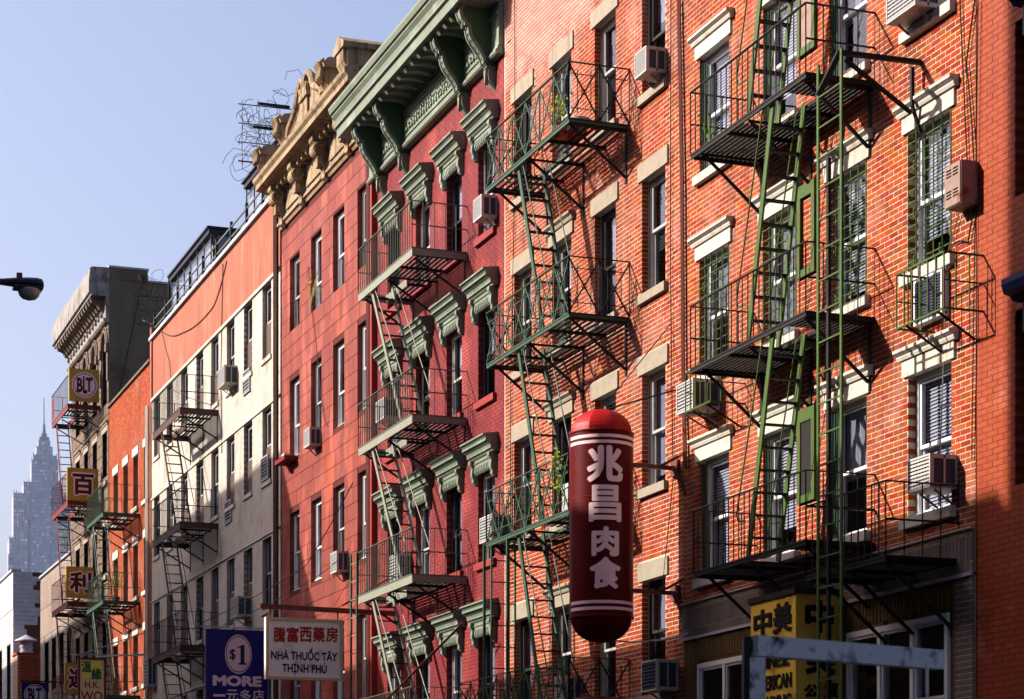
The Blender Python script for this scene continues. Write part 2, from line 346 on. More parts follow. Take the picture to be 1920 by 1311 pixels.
def courses(x0, x1, z0, z1, holes, bl=0.2134, ch=0.0677, j=0.0115, jam=0.10, bond=0.5, jit=0.0):
    """running-bond pieces clipped to openings: (xa, xb, za, zb, depth, full)"""
    out = []; n = int((z1 - z0) / ch)
    for r in range(n):
        za = z0 + r*ch; zb = za + ch - j; zm = (za+zb)/2
        ed = [x0, x1]
        hs = sorted([(h[0], h[1]) for h in holes if h[2] < zm < h[3]])
        segs = []; c = x0
        for a, b in hs:
            if a > c: segs.append((c, a))
            c = max(c, b)
        if c < x1: segs.append((c, x1))
        off = (r % 2) * bl * bond
        for a, b in segs:
            k = math.floor((a - x0 - off) / bl)
            while True:
                p = x0 + off + k*bl; q = p + bl - j
                k += 1
                if p >= b: break
                pa, qb = max(p, a), min(q, b)
                if qb > b - j*1.5 and qb < b: qb = b
                if qb - pa < 0.025: continue
                edge = abs(qb - b) < 1e-6 and b < x1 - 1e-6
                out.append((pa, qb, za, zb, jam if edge else 0.012, (qb-pa) > bl-j-1e-4 and not edge))
    return out

def pieces(parent, name, mname, lst, proud=0.0022, y=0.0, maxn=300, pick=None, jit=0.0):
    """the pieces that show largest become objects of their own, the rest one joined part"""
    full = [i for i, p in enumerate(lst) if p[5]]
    if pick: full = [i for i in full if pick(lst[i])]
    full.sort(key=lambda i: -lst[i][0])
    chosen = full[:maxn]; cs_ = set(chosen)
    rest = [p for i, p in enumerate(lst) if i not in cs_]
    rnd = random.Random(len(lst))
    if rest:
        a = np.array([[p[0], p[1], p[2], p[3], p[4]] for p in rest]); n = len(a); org = origin(parent)
        pr = proud + np.array([rnd.uniform(-jit, jit) for _ in range(n)])
        V = np.zeros((n, 8, 3)); y0 = y - pr; y1 = y + a[:, 4]
        for i, (sx, sy, sz) in enumerate([(0,0,0),(1,0,0),(1,1,0),(0,1,0),(0,0,1),(1,0,1),(1,1,1),(0,1,1)]):
            V[:, i, 0] = a[:, sx] - org[0]; V[:, i, 1] = (y1 if sy else y0) - org[1]; V[:, i, 2] = a[:, 2+sz] - org[2]
        F = np.array([[0,1,5,4],[1,2,6,5],[3,0,4,7],[4,5,6,7],[0,3,2,1]])
        faces = (F[None] + (np.arange(n)*8)[:, None, None]).reshape(-1, 4)
        me = bpy.data.meshes.new(name + "s")
        me.vertices.add(n*8); me.vertices.foreach_set("co", V.ravel())
        me.loops.add(len(faces)*4); me.loops.foreach_set("vertex_index", faces.ravel().astype(np.int32))
        me.polygons.add(len(faces)); me.polygons.foreach_set("loop_start", np.arange(0, len(faces)*4, 4, dtype=np.int32))
        me.materials.append(MATS[mname]); me.polygons.foreach_set('use_smooth', [False]*len(faces)); me.update(calc_edges=True); me.validate()
        o = bpy.data.objects.new(name, me); COL.objects.link(o); o.parent = parent; o["_org"] = list(org)
        if n > 1: o["kind"] = "stuff"
    if chosen:
        p0 = lst[chosen[0]]; mb = MB(); L_ = p0[1]-p0[0]; H_ = p0[3]-p0[2]; b = 0.001
        # a brick with small chamfers round its face
        mb.v += [(0, 0.012, 0), (L_, 0.012, 0), (L_, 0.012, H_), (0, 0.012, H_), (0, -proud+b, 0), (L_, -proud+b, 0), (L_, -proud+b, H_), (0, -proud+b, H_),
                 (b, -proud, b), (L_-b, -proud, b), (L_-b, -proud, H_-b), (b, -proud, H_-b)]
        mb.f += [(8, 9, 10, 11)] + [(4+i, 4+(i+1) % 4, 8+(i+1) % 4, 8+i) for i in range(4)] + [(i, (i+1) % 4, 4+(i+1) % 4, 4+i) for i in range(4)]
        me = mb.mesh(name, mname); org = origin(parent)
        for i in chosen:
            p = lst[i]; o = bpy.data.objects.new(name, me); COL.objects.link(o)
            o.location = (p[0]-org[0], y + rnd.uniform(-jit, jit) - org[1], p[2]-org[2]); o.parent = parent

def shell(mb, x0, x1, y0, y1, z0, z1, front_open=True):
    """side walls, back and flat roof of a house"""
    mb.quad((x0, y0, z0), (x0, y1, z0), (x0, y1, z1), (x0, y0, z1))
    mb.quad((x1, y0, z0), (x1, y1, z0), (x1, y1, z1), (x1, y0, z1))
    mb.quad((x0, y1, z0), (x1, y1, z0), (x1, y1, z1), (x0, y1, z1))
    mb.quad((x0, y0, z1-.25), (x1, y0, z1-.25), (x1, y1, z1-.25), (x0, y1, z1-.25))

# ------------------------------------------------------------------ windows (prototype, then copies)
PROTO = {}
def window(parent, x, zb, w, h, style, y=0.0):
    """sash window in an opening whose lower left corner stands at (x, zb)"""
    key = (round(w, 3), round(h, 3), tuple(sorted((k, str(v)) for k, v in style.items())))
    org = origin(parent)
    if key in PROTO:
        o0, parts = PROTO[key]
        c = o0.copy(); COL.objects.link(c); c.parent = parent; c.location = (x-org[0], y-org[1], zb-org[2])
        for p in parts:
            d = p.copy(); COL.objects.link(d); d.parent = c
        return c
    fm = style.get("frame", "frame_white"); yf = style.get("yf", 0.10); ft = style.get("ft", 0.055)
    m = MB(); g = 0.004
    m.box(g, ft, yf, yf+.10, g, h-g); m.box(w-ft, w-g, yf, yf+.10, g, h-g)
    m.box(ft, w-ft, yf, yf+.10, h-ft-g, h-g); m.box(ft, w-ft, yf-.03, yf+.10, g, ft)
    root = m.build("window", fm, org=(0, 0, 0)); root["_org"] = [0, 0, 0]
    zm = h * style.get("mid", 0.5); s = 0.042; parts = []
    sm = style.get("sash", fm)
    for (a, b, yy) in ((zm - s/2, h-ft, yf+.02), (ft, zm + s/2, yf+.055)):
        m = MB(); m.box(ft, ft+s, yy, yy+.03, a, b); m.box(w-ft-s, w-ft, yy, yy+.03, a, b)
        m.box(ft+s, w-ft-s, yy, yy+.03, a, a+s); m.box(ft+s, w-ft-s, yy, yy+.03, b-s, b)
        if style.get("muntin"): m.box(w/2-.012, w/2+.012, yy+.002, yy+.028, a+s, b-s)
        parts.append(m.build("sash", sm, root))
        m = MB(); m.box(ft+s, w-ft-s, yy+.013, yy+.017, a+s, b-s)
        parts.append(m.build("pane", style.get("glass", "glass_window"), root))
    bl = style.get("blind")
    if bl:                                     # (material, covered fraction from the top)
        m = MB(); zb_ = h - ft - (h - 2*ft) * bl[1]
        if bl[0].startswith("blind"):
            z = h-ft
            while z > zb_:
                m.quad((ft, yf+.125, z), (w-ft, yf+.125, z), (w-ft, yf+.105, z-.04), (ft, yf+.105, z-.04)); z -= .042
        else:
            n = 14
            for i in range(n):
                a, b = ft + (w-2*ft)*i/n, ft + (w-2*ft)*(i+1)/n
                m.quad((a, yf+.12+.02*(i % 2), h-ft), (b, yf+.12+.02*((i+1) % 2), h-ft), (b, yf+.12+.02*((i+1) % 2), zb_), (a, yf+.12+.02*(i % 2), zb_))
        parts.append(m.build("blind" if bl[0].startswith("blind") else "curtain", bl[0], root, fix=False))
    if style.get("lowpanel"):
        m = MB(); m.box(ft, w-ft, yf-.004, yf+.015, ft, zm-s); parts.append(m.build("panel", "panel_brown", root))
    si = style.get("sill")
    if si:                                     # (material, height, overhang, projection)
        m = MB(); m.box(-si[2], w+si[2], -si[3], yf+.01, -si[1], g); parts.append(m.build("sill", si[0], root))
    li = style.get("lintel")
    if li:
        m = MB(); o_ = li[2]
        if li[1] == "flat": m.box(-o_, w+o_, -.03, .06, h, h+li[3])
        if li[1] == "cap":
            m.box(-o_, w+o_, -.035, .06, h, h+.20)
            m.prism([(.0, h+.20), (-.06, h+.20), (-.075, h+.235), (-.075, h+.25), (-.125, h+.285), (-.125, h+.32), (.0, h+.33)], -o_-.06, w+o_+.06)
        parts.append(m.build("lintel", li[0], root))
    if style.get("hood"): parts += hood(root, w, h)
    if style.get("shutter"):
        m = MB(); m.box(.006, .02, .03, yf-.035, .05, h-.06)
        m.box(.035, .05, .05, .065, .05, h-.06); m.box(.085, .10, .06, .075, .05, h-.06)
        parts.append(m.build("folded_shutter", "iron_green_dark", root))
    if style.get("grille"): parts.append(grille(root, w, h))
    PROTO[key] = (root, parts)
    root.parent = parent; root.location = (x-org[0], y-org[1], zb-org[2])
    return root

def grille(root, w, h):
    m = MB(); y0, y1 = -.012, .002; t = .011
    nx, nz = 5, 12; xs = [w*i/nx for i in range(nx+1)]; zs = [h*i/nz for i in range(nz+1)]
    for i, x_ in enumerate(xs):
        e = .012 if i in (0, nx) else t/2
        m.box(max(.0, x_-e), min(w, x_+e), y0, y1, .01, h-.01)
    for j, z_ in enumerate(zs):
        m.box(.012, w-.012, y0-.006, y0-.001, max(.0, z_-t/2), min(h, z_+t/2))
    for (i, j) in ((1, 9), (3, 10), (4, 9), (2, 8), (1, 5), (3, 5), (4, 4), (2, 2), (4, 1), (1, 1)):
        cx, cz = xs[i], zs[j]; a, b = .032, .055
        for q in ((cx-a-t/2, cx-a+t/2, cz-b, cz+b), (cx+a-t/2, cx+a+t/2, cz-b, cz+b), (cx-a+t/2, cx+a-t/2, cz-b, cz-b+t), (cx-a+t/2, cx+a-t/2, cz+b-t, cz+b)):
            m.box(q[0], q[1], y0-.014, y0-.007, q[2], q[3])
    return m.build("window_grille", "iron_green_bright", root)

def hood(root, w, h):
    """moulded iron window hood: cornice, dentilled fascia, two end brackets"""
    out = []; a, b = -.12, w+.12; z = h-.10
    m = MB()
    m.prism([(0, z+.34), (-.10, z+.34), (-.12, z+.365), (-.12, z+.385), (-.155, z+.39), (-.155, z+.42), (-.17, z+.46), (-.21, z+.49), (-.21, z+.51), (-.25, z+.515), (-.25, z+.545), (-.24, z+.56), (-.275, z+.60), (-.30, z+.61), (-.30, z+.64), (0, z+.68)], a-.08, b+.08)
    out.append(m.build("hood", "paint_sage", root))
    m = MB(); m.box(a, b, -.08, .02, z+.19, z+.338); m.prism([(-.08, z+.25), (-.10, z+.26), (-.10, z+.275), (-.08, z+.285)], a+.14, b-.14)
    n = 10
    for i in range(n):
        c = a + .19 + (b-a-.38)*i/(n-1); m.prism([(-.10, z+.189), (-.095, z+.10), (-.07, z+.06), (-.04, z+.06), (-.03, z+.189)], c-.024, c+.024)
    out.append(m.build("dentil_band", "paint_sage", root))
    for c in (a+.01, b-.11):
        m = MB(); m.prism([(-.0, z+.338), (-.15, z+.337), (-.16, z+.27), (-.11, z+.20), (-.12, z+.12), (-.12, z+.06), (-.09, z+.0), (-.095, z-.05), (-.06, z-.09), (0, z-.1)], c, c+.10)
        out.append(m.build("bracket", "paint_sage", root))
    return out

# ------------------------------------------------------------------ fire escapes
def fire_escape(name, label, depth, levels, stairs, mats, rail_h=.88, rail="bars", ch=.10, group="fire escapes on the facades",
                pitch=.15, bar=.014, slatn=11, rp=None, braces=True, pf=None):
    """levels: (z, x0, x1, hole or None); stairs: (ztop, zbottom, xtop, xbottom)"""
    m_frame, m_rail, m_stair, m_slat = mats
    t = thing(name, label, "fire escape", (levels[0][1], 0, min(l[0] for l in levels)), group)
    yo = -depth
    for (z, x0, x1, hole) in levels:
        m = MB()
        m.box(x0, x1, yo, yo+.03, z-ch, z+.012)                       # outer channel
        m.box(x0, x0+.03, yo+.031, -.01, z-ch*.8, z); m.box(x1-.03, x1, yo+.031, -.01, z-ch*.8, z)
        if hole: m.box(hole[0], hole[1], yo+hole[2], yo+hole[2]+.025, z-ch*.9, z+.004)
        pl = m.build("platform", m_frame, t)
        m = MB(); n = slatn
        for i in range(n):
            y = yo + .06 + (depth-.10)*i/(n-1)
            segs = [(x0+.032, x1-.032)]
            if hole and y < yo+hole[2]: segs = [(x0+.032, hole[0]), (hole[1], x1-.032)]
            for a, b in segs:
                if b > a + .05: m.box(a, b, y-.024, y+.024, z-.018, z-.002)
        k = max(2, int((x1-x0)/.9))
        for i in range(k+1):
            x = x0+.06 + (x1-x0-.12)*i/k
            ya = yo+.032
            if hole and hole[0] < x < hole[1]: ya = yo+hole[2]+.03
            m.box(x-.02, x+.02, ya, -.01, z-.06, z-.014)
        m.build("floor_slats", m_slat, pl)
        # railing along the street side and both ends
        path = [((x0, -.0), (x0, yo)), ((x0, yo), (x1, yo)), ((x1, yo), (x1, -.0))]
        zr = z + rail_h
        for si, (p, q) in enumerate(path):
            m = MB(); L = math.dist(p, q); d = Vector((q[0]-p[0], q[1]-p[1], 0))/L
            P = lambda u, zz, o=0: Vector((p[0]+d.x*u, p[1]+d.y*u, zz))
            m.bar(P(0, zr), P(L, zr), .035, .012)
            m.bar(P(0, z+.01), P(L, z+.01), .02, .02)
            if rail == "bars":
                if si != 1: m.bar(P(0, z+rail_h*.5), P(L, z+rail_h*.5), .012, .022)
                nb = max(2, round(L/(pitch if si == 1 else pitch*1.4)))
                for i in range(nb+1): m.bar(P(L*i/nb, z), P(L*i/nb, zr-.006), bar)
            else:
                nb = max(1, round(L/.62)); s = L/nb
                for i in range(nb+1): m.bar(P(s*i, z), P(s*i, zr-.006), .02)
                for i in range(nb):
                    a, b = s*i, s*(i+1); c = (a+b)/2; zm = z+rail_h/2
                    m.bar(P(a, z+.02), P(b, zr-.02), .014, .022); m.bar(P(a, zr-.02), P(b, z+.02), .0145, .0225)
                    for u in (a+s*.28, b-s*.28): m.bar(P(u, z+.10), P(u, zr-.10), .010, .010)
                    m.bar(P(a+.03, z+rail_h*.2), P(b-.03, z+rail_h*.2), .0105, .0105); m.bar(P(a+.03, z+rail_h*.8), P(b-.03, z+rail_h*.8), .0105, .0105)
                    for r in range(6):
                        a1, a2 = r*math.pi/3, (r+1)*math.pi/3
                        m.bar(P(c+.045*math.cos(a1), zm+.045*math.sin(a1)), P(c+.045*math.cos(a2), zm+.045*math.sin(a2)), .009)
            m.build("railing", m_rail if si == 1 else (rp or m_rail), t)
        if braces:
            for x in (x0+.25, (x0+x1)/2, x1-.12):
                m = MB(); m.bar((x, yo+.08, z-ch), (x, -.02, z-.75), .035, .035); m.bar((x, yo+.05, z-ch*.5-.02), (x, -.0, z-ch*.5-.02), .03, .03)
                m.box(x-.03, x+.03, -.02, .0, z-.85, z-.0)
                m.build("brace", m_slat if braces is True else braces, t)
    for (zt, zb, xt, xb) in stairs:
        st = MB(); ya, yb = yo+.07, yo+.50
        for y in (ya, yb): st.bar((xt, y, zt), (xb, y, zb), .028, .095)
        stair = st.build("stair", m_stair, t)
        n = max(3, round((zt-zb)/.285)); me = None
        for i in range(1, n):
            f = i/n; x = xt+(xb-xt)*f; z = zt+(zb-zt)*f
            if me is None:
                m = MB(); m.box(-.05, .05, ya+.012-yo, yb-.012-yo, -.009, .009); me = m.mesh("tread", m_slat)
            o = bpy.data.objects.new("tread", me); COL.objects.link(o); o.parent = stair
            og = origin(stair); o.location = (x-og[0], yo-og[1], z-og[2])
        s_ = 1 if xb > xt else -1; dx = .26*s_
        for y in (ya-.02, yb+.02):
            m = MB(); m.tube([(xt+dx*.1, y, zt+.05), (xt+dx, y, zt-.05), (xb+dx*1.1, y, zb+.62), (xb+dx*.9, y, zb+.52), (xb+dx*.1, y, zb+.5)], .011, 5)
            m.build("handrail", m_stair, t)
    return t

def ladder(name, label, x, ya, yb, z0, z1, m_rail, m_rung, along='y', w=.4, group=None, th=.045):
    t = thing(name, label, "ladder", (x, ya, z0), group)
    P = (lambda s, z: (x, (ya, yb)[s], z)) if along == 'y' else (lambda s, z: ((x, x+w)[s], ya, z))
    for s in (0, 1):
        m = MB(); m.bar(P(s, z0), P(s, z1), th, th*.5); m.build("rail", m_rail, t)
    z = z0 + .2
    me = None
    while z < z1 - .1:
        m = MB(); m.bar(P(0, z), P(1, z), .018, .018); m.build("rung", m_rung, t); z += .36
    return t

# ------------------------------------------------------------------ small street things
def ac(x, z, label, w=.62, h=.40, d=.42, case="ac_case", grille="ac_grille", y=0.0, lou=8, inner=None):
    t = thing("air_conditioner", label, "air conditioner", (x, y, z), "air conditioners in the facade windows")
    f = y-d; e = .022
    m = MB()
    m.box(x, x+w, f+.02, y+.10, z, z+.012); m.box(x, x+w, f+.02, y+.10, z+h-.012, z+h)
    m.box(x, x+.012, f+.02, y+.1, z+.012, z+h-.012)
    # right-hand side seen from the street: frame round two vents
    for (a, b) in ((f+.02, f+.05), (f+.02+(d-.02)*.5-.012, f+.02+(d-.02)*.5+.012), (y-.03, y+.1)): m.box(x+w-.012, x+w, a, b, z+.012, z+h-.012)
    m.box(x+w-.012, x+w, f+.05, y-.03, z+.012, z+.05); m.box(x+w-.012, x+w, f+.05, y-.03, z+h-.05, z+h-.012)
    for a in (x, x+w-e): m.box(a, a+e, f, f+.02, z, z+h)
    m.box(x+e, x+w-e, f, f+.02, z, z+e); m.box(x+e, x+w-e, f, f+.02, z+h-e, z+h)
    m.build("casing", case, t)
    m = MB(); m.box(x+.016, x+w-.016, f+.035, y+.08, z+.016, z+h-.016); m.build("coil", inner or "ac_dark", t)
    m = MB()
    for i in range(lou):
        zz = z+e+(h-2*e)*(i+.5)/lou; m.box(x+e, x+w-e, f+.006, f+.014, zz-(h-2*e)/lou*.28, zz+(h-2*e)/lou*.28)
    for i in range(1, 7): xx = x+e+(w-2*e)*i/7; m.box(xx-.004, xx+.004, f+.015, f+.02, z+e, z+h-e)
    m.build("louvre", grille, t)
    m = MB()
    for s in (x+.08, x+w-.1): m.bar((s, f+.12, z-.01), (s, y-.005, z-.16), .02)
    m.build("bracket", "metal_rust", t)
    return t

def text(parent, name, body, mname, c, right, up, w=None, h=None, off=0.0, ext=.006, warp=None):
    """flat letters with depth; off > 0 thickens the strokes (fraction of the letter size)"""
    cu = bpy.data.curves.new("t", 'FONT'); cu.body = body; cu.size = 1; cu.resolution_u = 3
    o = bpy.data.objects.new("t", cu); COL.objects.link(o)
    me = bpy.data.meshes.new_from_object(o); bpy.data.objects.remove(o)
    if warp:                                   # extra cuts so that the letter can bend round the drum
        import bmesh
        bm = bmesh.new(); bm.from_mesh(me)
        for k in range(1, 24): bmesh.ops.bisect_plane(bm, geom=bm.verts[:]+bm.edges[:]+bm.faces[:], plane_co=(k*.045, 0, 0), plane_no=(1, 0, 0))
        bm.to_mesh(me); bm.free()
    co = np.array([v.co[:] for v in me.vertices]).reshape(-1, 3)
    mn, mx = co.min(0), co.max(0); sz = mx - mn + 2*off
    sx = (w/sz[0]) if w else h/sz[1]; sy = (h/sz[1]) if h else w/sz[0]
    faces = [tuple(p.vertices) for p in me.polygons]; n = len(co)
    cnt = {}
    for f in faces:
        for i in range(len(f)):
            e = (f[i], f[(i+1) % len(f)]); cnt[e] = cnt.get(e, 0) + 1
    side = [(a, b) for (a, b) in cnt if (b, a) not in cnt]
    rt, upv = Vector(right), Vector(up); nn = rt.cross(upv); og = origin(parent); vs = []; fs = []
    sh = [(0, 0)] + ([(off*math.cos(k*math.pi/4), off*math.sin(k*math.pi/4)) for k in range(8)] if off else [])
    for k, (dx, dy) in enumerate(sh):
        u = (co[:, 0]+dx-(mn[0]+mx[0])/2)*sx; v = (co[:, 1]+dy-(mn[1]+mx[1])/2)*sy; b0 = len(vs)
        for lay in (ext + .0002*k, 0.0):
            for i in range(n):
                p = warp(u[i], v[i], lay) if warp else Vector(c) + rt*float(u[i]) + upv*float(v[i]) + nn*lay
                vs.append((p[0]-og[0], p[1]-og[1], p[2]-og[2]))
        fs += [tuple(i+b0 for i in f) for f in faces] + [(b+b0, a+b0, a+n+b0, b+n+b0) for a, b in side]
    m2 = bpy.data.meshes.new(name); m2.from_pydata(vs, [], fs); m2.materials.append(MATS[mname]); m2.update()
    o2 = bpy.data.objects.new(name, m2); COL.objects.link(o2); o2.parent = parent; o2["_org"] = list(og)
    return o2

def disc(mb, c, r, right, up, n=40, ri=0, rz=1.0, t=.004):
    rt, u, nn = Vector(right), Vector(up), Vector(right).cross(Vector(up)); c = Vector(c); b = len(mb.v)
    P = lambda q, a, k: tuple(c + rt*(q*math.cos(a)) + u*(q*rz*math.sin(a)) + nn*k)
    if not ri:
        mb.v += [P(r, 2*math.pi*i/n, t) for i in range(n)] + [P(r, 2*math.pi*i/n, 0) for i in range(n)]
        mb.f += [tuple(range(b, b+n))] + [(b+i, b+n+i, b+n+(i+1) % n, b+(i+1) % n) for i in range(n)]; mb.mi += [0]*(n+1)
    else:
        mb.v += [P(r, 2*math.pi*i/n, t) for i in range(n)] + [P(ri, 2*math.pi*i/n, t) for i in range(n)]
        mb.f += [(b+i, b+(i+1) % n, b+n+(i+1) % n, b+n+i) for i in range(n)]; mb.mi += [0]*n

def wire(label, pts, r=.008, m="iron_black", sag=0.0, n=10, cat="cable", name="cable", group=None):
    P = []
    for i in range(len(pts)-1):
        a, b = Vector(pts[i]), Vector(pts[i+1])
        for k in range(n + (i == len(pts)-2)):
            f = k/n; p = a.lerp(b, f); p.z -= sag*4*f*(1-f); P.append(p)
    mb = MB(); mb.tube(P, r, 4)
    return tag(mb.build(name, m, org=tuple(P[0])), label, cat, group)

def plant(name, label, c, h, r, n, mats=("leaf_green",), stems=3, pot=None, cat="plant", seed=1, stem="stem_brown"):
    rnd = random.Random(seed); t = thing(name, label, cat, c)
    tips = []
    m = MB()
    for s in range(stems):
        a = rnd.uniform(0, 6.28); tip = Vector(c) + Vector((r*.6*math.cos(a), r*.6*math.sin(a), h*rnd.uniform(.7, 1)))
        mid = Vector(c).lerp(tip, .5) + Vector((rnd.uniform(-.04, .04), rnd.uniform(-.04, .04), 0)); m.tube([c, mid, tip], [.008, .006, .003], 5); tips.append((mid, tip))
    m.build("stem", stem, t)
    for k, mm in enumerate(mats):
        m = MB()
        for i in range(n if k == 0 else max(3, n//5)):
            mid, tip = rnd.choice(tips); p = mid.lerp(tip, rnd.uniform(-.4, 1.1)) + Vector([rnd.gauss(0, r*.35) for _ in range(3)])
            d = Vector([rnd.gauss(0, 1) for _ in range(3)]).normalized(); u = d.orthogonal().normalized(); L = rnd.uniform(.05, .10)
            m.quad(p, p+d*L*.5+u*L*.28, p+d*L, p+d*L*.5-u*L*.28)
        m.build("foliage" if k == 0 else "flowers", mm, t, fix=False)
    if pot:
        m = MB(); z0 = c[2]
        m.lathe((c[0], c[1], z0-.2), [(.09, 0), (.13, .2), (.14, .2), (.14, .22), (.12, .22), (.10, .19)], 12); m.build("pot", pot, t)
    return t

# ================================================================== setting
m = MB(); m.box(-1800, 300, -300, 900, -0.6, -0.14); struct(m, "ground", "earth", org=(0, 0, -0.14))
m = MB(); m.box(-400, 120, -13.0, -4.2, -0.136, -0.12); struct(m, "road", "asphalt", org=(0, -8, -0.12))
m = MB(); m.box(-400, 120, -4.05, 30, -0.136, 0.0); struct(m, "pavement", "pavement", org=(0, -2, 0))
m = MB(); m.box(-400, 120, -60, -13.15, -0.136, 0.0); struct(m, "pavement", "pavement", org=(0, -15, 0))
m = MB(); m.box(-400, 120, -4.2, -4.05, -0.136, 0.004); m.box(-400, 120, -13.15, -13.0, -0.136, 0.004); struct(m, "kerb", "kerb_stone", org=(0, -4.2, 0))
m = MB()
for i in range(60): m.box(-200+i*4, -198.2+i*4, -8.65, -8.53, -0.119, -0.116)
struct(m, "road_marking", "road_paint", org=(0, -8.6, -0.118))

BG = "row houses along the street"
def house(name, label, x0, x1, ztop, depth=14, shell_m="stucco_brown", cat="building"):
    t = thing(name, label, cat, (x0, 0, 0), BG)
    m = MB(); shell(m, x0, x1, 0.001, depth, 0, ztop); m.build("outer_wall", shell_m, t, fix=False)
    m = MB(); m.box(x0+.05, x1-.05, .02, depth-.05, ztop-.24, ztop-.18); m.build("roof", "roof_tar", t)
    return t
def shopfront(t, x0, x1, z1, m_="frame_black"):
    m = MB(); n = max(2, round((x1-x0)/1.9))
    m.box(x0, x1, .0, .12, 0, .4); m.box(x0, x1, .0, .12, z1-.5, z1)
    for i in range(n+1): c = x0+(x1-x0)*i/n; m.box(max(x0, c-.06), min(x1, c+.06), .0, .12, .4, z1-.5)
    f = m.build("shopfront", m_, t)
    m = MB(); m.quad((x0, .08, .4), (x1, .08, .4), (x1, .08, z1-.5), (x0, .08, z1-.5)); m.build("pane", "glass_dim", f)
def floors(m, x0, x1, y1, zs):
    for z in zs: m.quad((x0+.02, .3, z), (x1-.02, .3, z), (x1-.02, y1, z), (x0+.02, y1, z))
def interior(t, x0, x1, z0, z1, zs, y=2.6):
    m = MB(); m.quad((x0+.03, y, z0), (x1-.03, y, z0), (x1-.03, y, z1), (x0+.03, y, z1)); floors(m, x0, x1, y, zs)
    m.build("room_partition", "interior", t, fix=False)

# ------------------------------------------------------------------ right brick house
RX = (-29.20, -21.42); cx = [-28.67, -26.67, -24.83, -22.88]; W = .955
house_r = house("brick_house", "bright red brick house with white capped lintels, green fire escape and barred windows", *RX, 17.6)
tops = [16.15, 13.15, 10.28, 7.41]; H = 1.68
holes = [(x, x+W, t-H, t) for t in tops for x in cx]
holes += [(-27.95, -26.9, 6.0, 6.0)][:0]
thr = [(-28.62, -28.02, 8.08, 8.46)]                      # sleeve for the caged unit
hb = holes + [(-22.83, -22.03, 7.92, 8.44)]
lint = [(x-.13, x+W+.13, t-.001, t+.2) for t in tops for x in cx] + [(x-.1, x+W+.1, t-H-.12, t-H) for t in tops for x in cx]
m = MB(); wall_grid(m, *RX, 5.42, 17.6, hb, grow=.006); m.build("wall", "mortar_right", house_r, fix=False)
lst = courses(RX[0]+.005, RX[1]-.004, 5.425, 17.55, hb + lint)
pieces(house_r, "brick", "brick_right", lst, jit=.0018, pick=lambda p: p[2] < 11.2)
bl = {0: ("curtain_grey", .55), 1: ("curtain_grey", 1.0), 2: ("blind_white", .9), 3: ("blind_white", .75)}
for j, t in enumerate(tops):
    for i, x in enumerate(cx):
        st = dict(sill=("paint_cream", .12, .09, .08), lintel=("paint_cream", "cap", .10, .2), blind=bl[(i+j*2) % 4], mid=.5)
        if j == 2: st["grille"] = True
        elif i < 3: st["shutter"] = True
        if j == 3 and i == 3: st["blind"] = ("blind_white", .95)
        window(house_r, x, t-H, W, H, st)
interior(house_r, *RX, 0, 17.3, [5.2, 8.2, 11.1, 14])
# bands of soldier and header bricks over the shop
def band(t, x0, x1, z0, z1, bl, mname, name, proud, y=0.0, jt=.008, maxn=150):
    l = []; x = x0
    while x < x1 - .02: l.append((x, min(x+bl-jt, x1), z0, z1, .012, x+bl-jt <= x1)); x += bl
    pieces(t, name, mname, l, proud=proud, y=y, maxn=maxn)
m = MB(); m.box(*RX, -.03, .24, 4.93, 5.42); m.build("brick_band_backing", "mortar_right", house_r)
band(house_r, RX[0], RX[1], 5.345, 5.412, .2134, "brick_tan", "header_brick", .006, -.03, maxn=36)
band(house_r, RX[0], RX[1], 5.06, 5.335, .0745, "brick_soldier", "soldier_brick", .006, -.03, maxn=100)
band(house_r, RX[0], RX[1], 4.95, 5.05, .2134, "brick_soldier", "header_brick", .006, -.03, maxn=36)
m = MB(); m.box(RX[0], RX[1], -.075, -.04, 5.42, 5.435); m.box(RX[0], RX[1], -.06, .0, 4.895, 4.93); m.build("metal_flashing", "coping_metal", house_r)
# ochre corrugated siding with two banks of white shop windows
sh = [(X(1313), X(1415), 2.6, Z(1313, 1246)), (X(1593), X(1783.5), 2.3, Z(1700, 1166))]
m = MB(); wall_grid(m, RX[0], X(1795), 0, 4.89, sh, y=.0); m.build("shop_wall", "siding_ochre", house_r, fix=False)
m = MB(); x = RX[0]+.02
while x < X(1795)-.06:
    if not any(a-.04 < x+.03 < b+.04 for a, b, c, d in sh): m.box(x, x+.055, -.022, -.001, 2.0, 4.885)
    else:
        a, b, c, d = [s for s in sh if s[0]-.04 < x+.03 < s[1]+.04][0]; m.box(x, x+.055, -.022, -.001, d+.06, 4.885)
    x += .085
o = m.build("siding_strip", "siding_ochre", house_r); o["kind"] = "stuff"
def shop_window(t, a, b, c, d, n, mids, gl):
    m = MB(); f = .07
    m.box(a, b, -.05, .08, d-f, d); m.box(a, b, -.05, .08, c, c+f)
    for i in range(n+1):
        q = a+f/2+(b-a-f)*i/n; m.box(q-f/2, q+f/2, -.051, .081, c+f, d-f)
    o = m.build("window", "frame_white", t)
    for i in range(n):
        q0, q1 = a+f+(b-a-f)*i/n, a+(b-a-f)*(i+1)/n
        s = MB(); z0, z1 = c+f, d-f; zm = z1 - (z1-z0)*mids[i]; e = .035
        s.box(q0, q0+e, -.03, .03, z0, z1); s.box(q1-e, q1, -.03, .03, z0, z1)
        s.box(q0+e, q1-e, -.03, .03, z1-e, z1); s.box(q0+e, q1-e, -.03, .03, z0, z0+e); s.box(q0+e, q1-e, -.031, .031, zm-e/2, zm+e/2)
        s.build("sash", "frame_white", o)
        g = MB(); g.box(q0+e, q1-e, .0, .006, z0+e, z1-e); g.build("pane", gl, o)
    return o
shop_window(house_r, *sh[0], 2, [.6, .6], "glass_dim"); shop_window(house_r, *sh[1], 3, [.45, .5, .42], "glass_window")
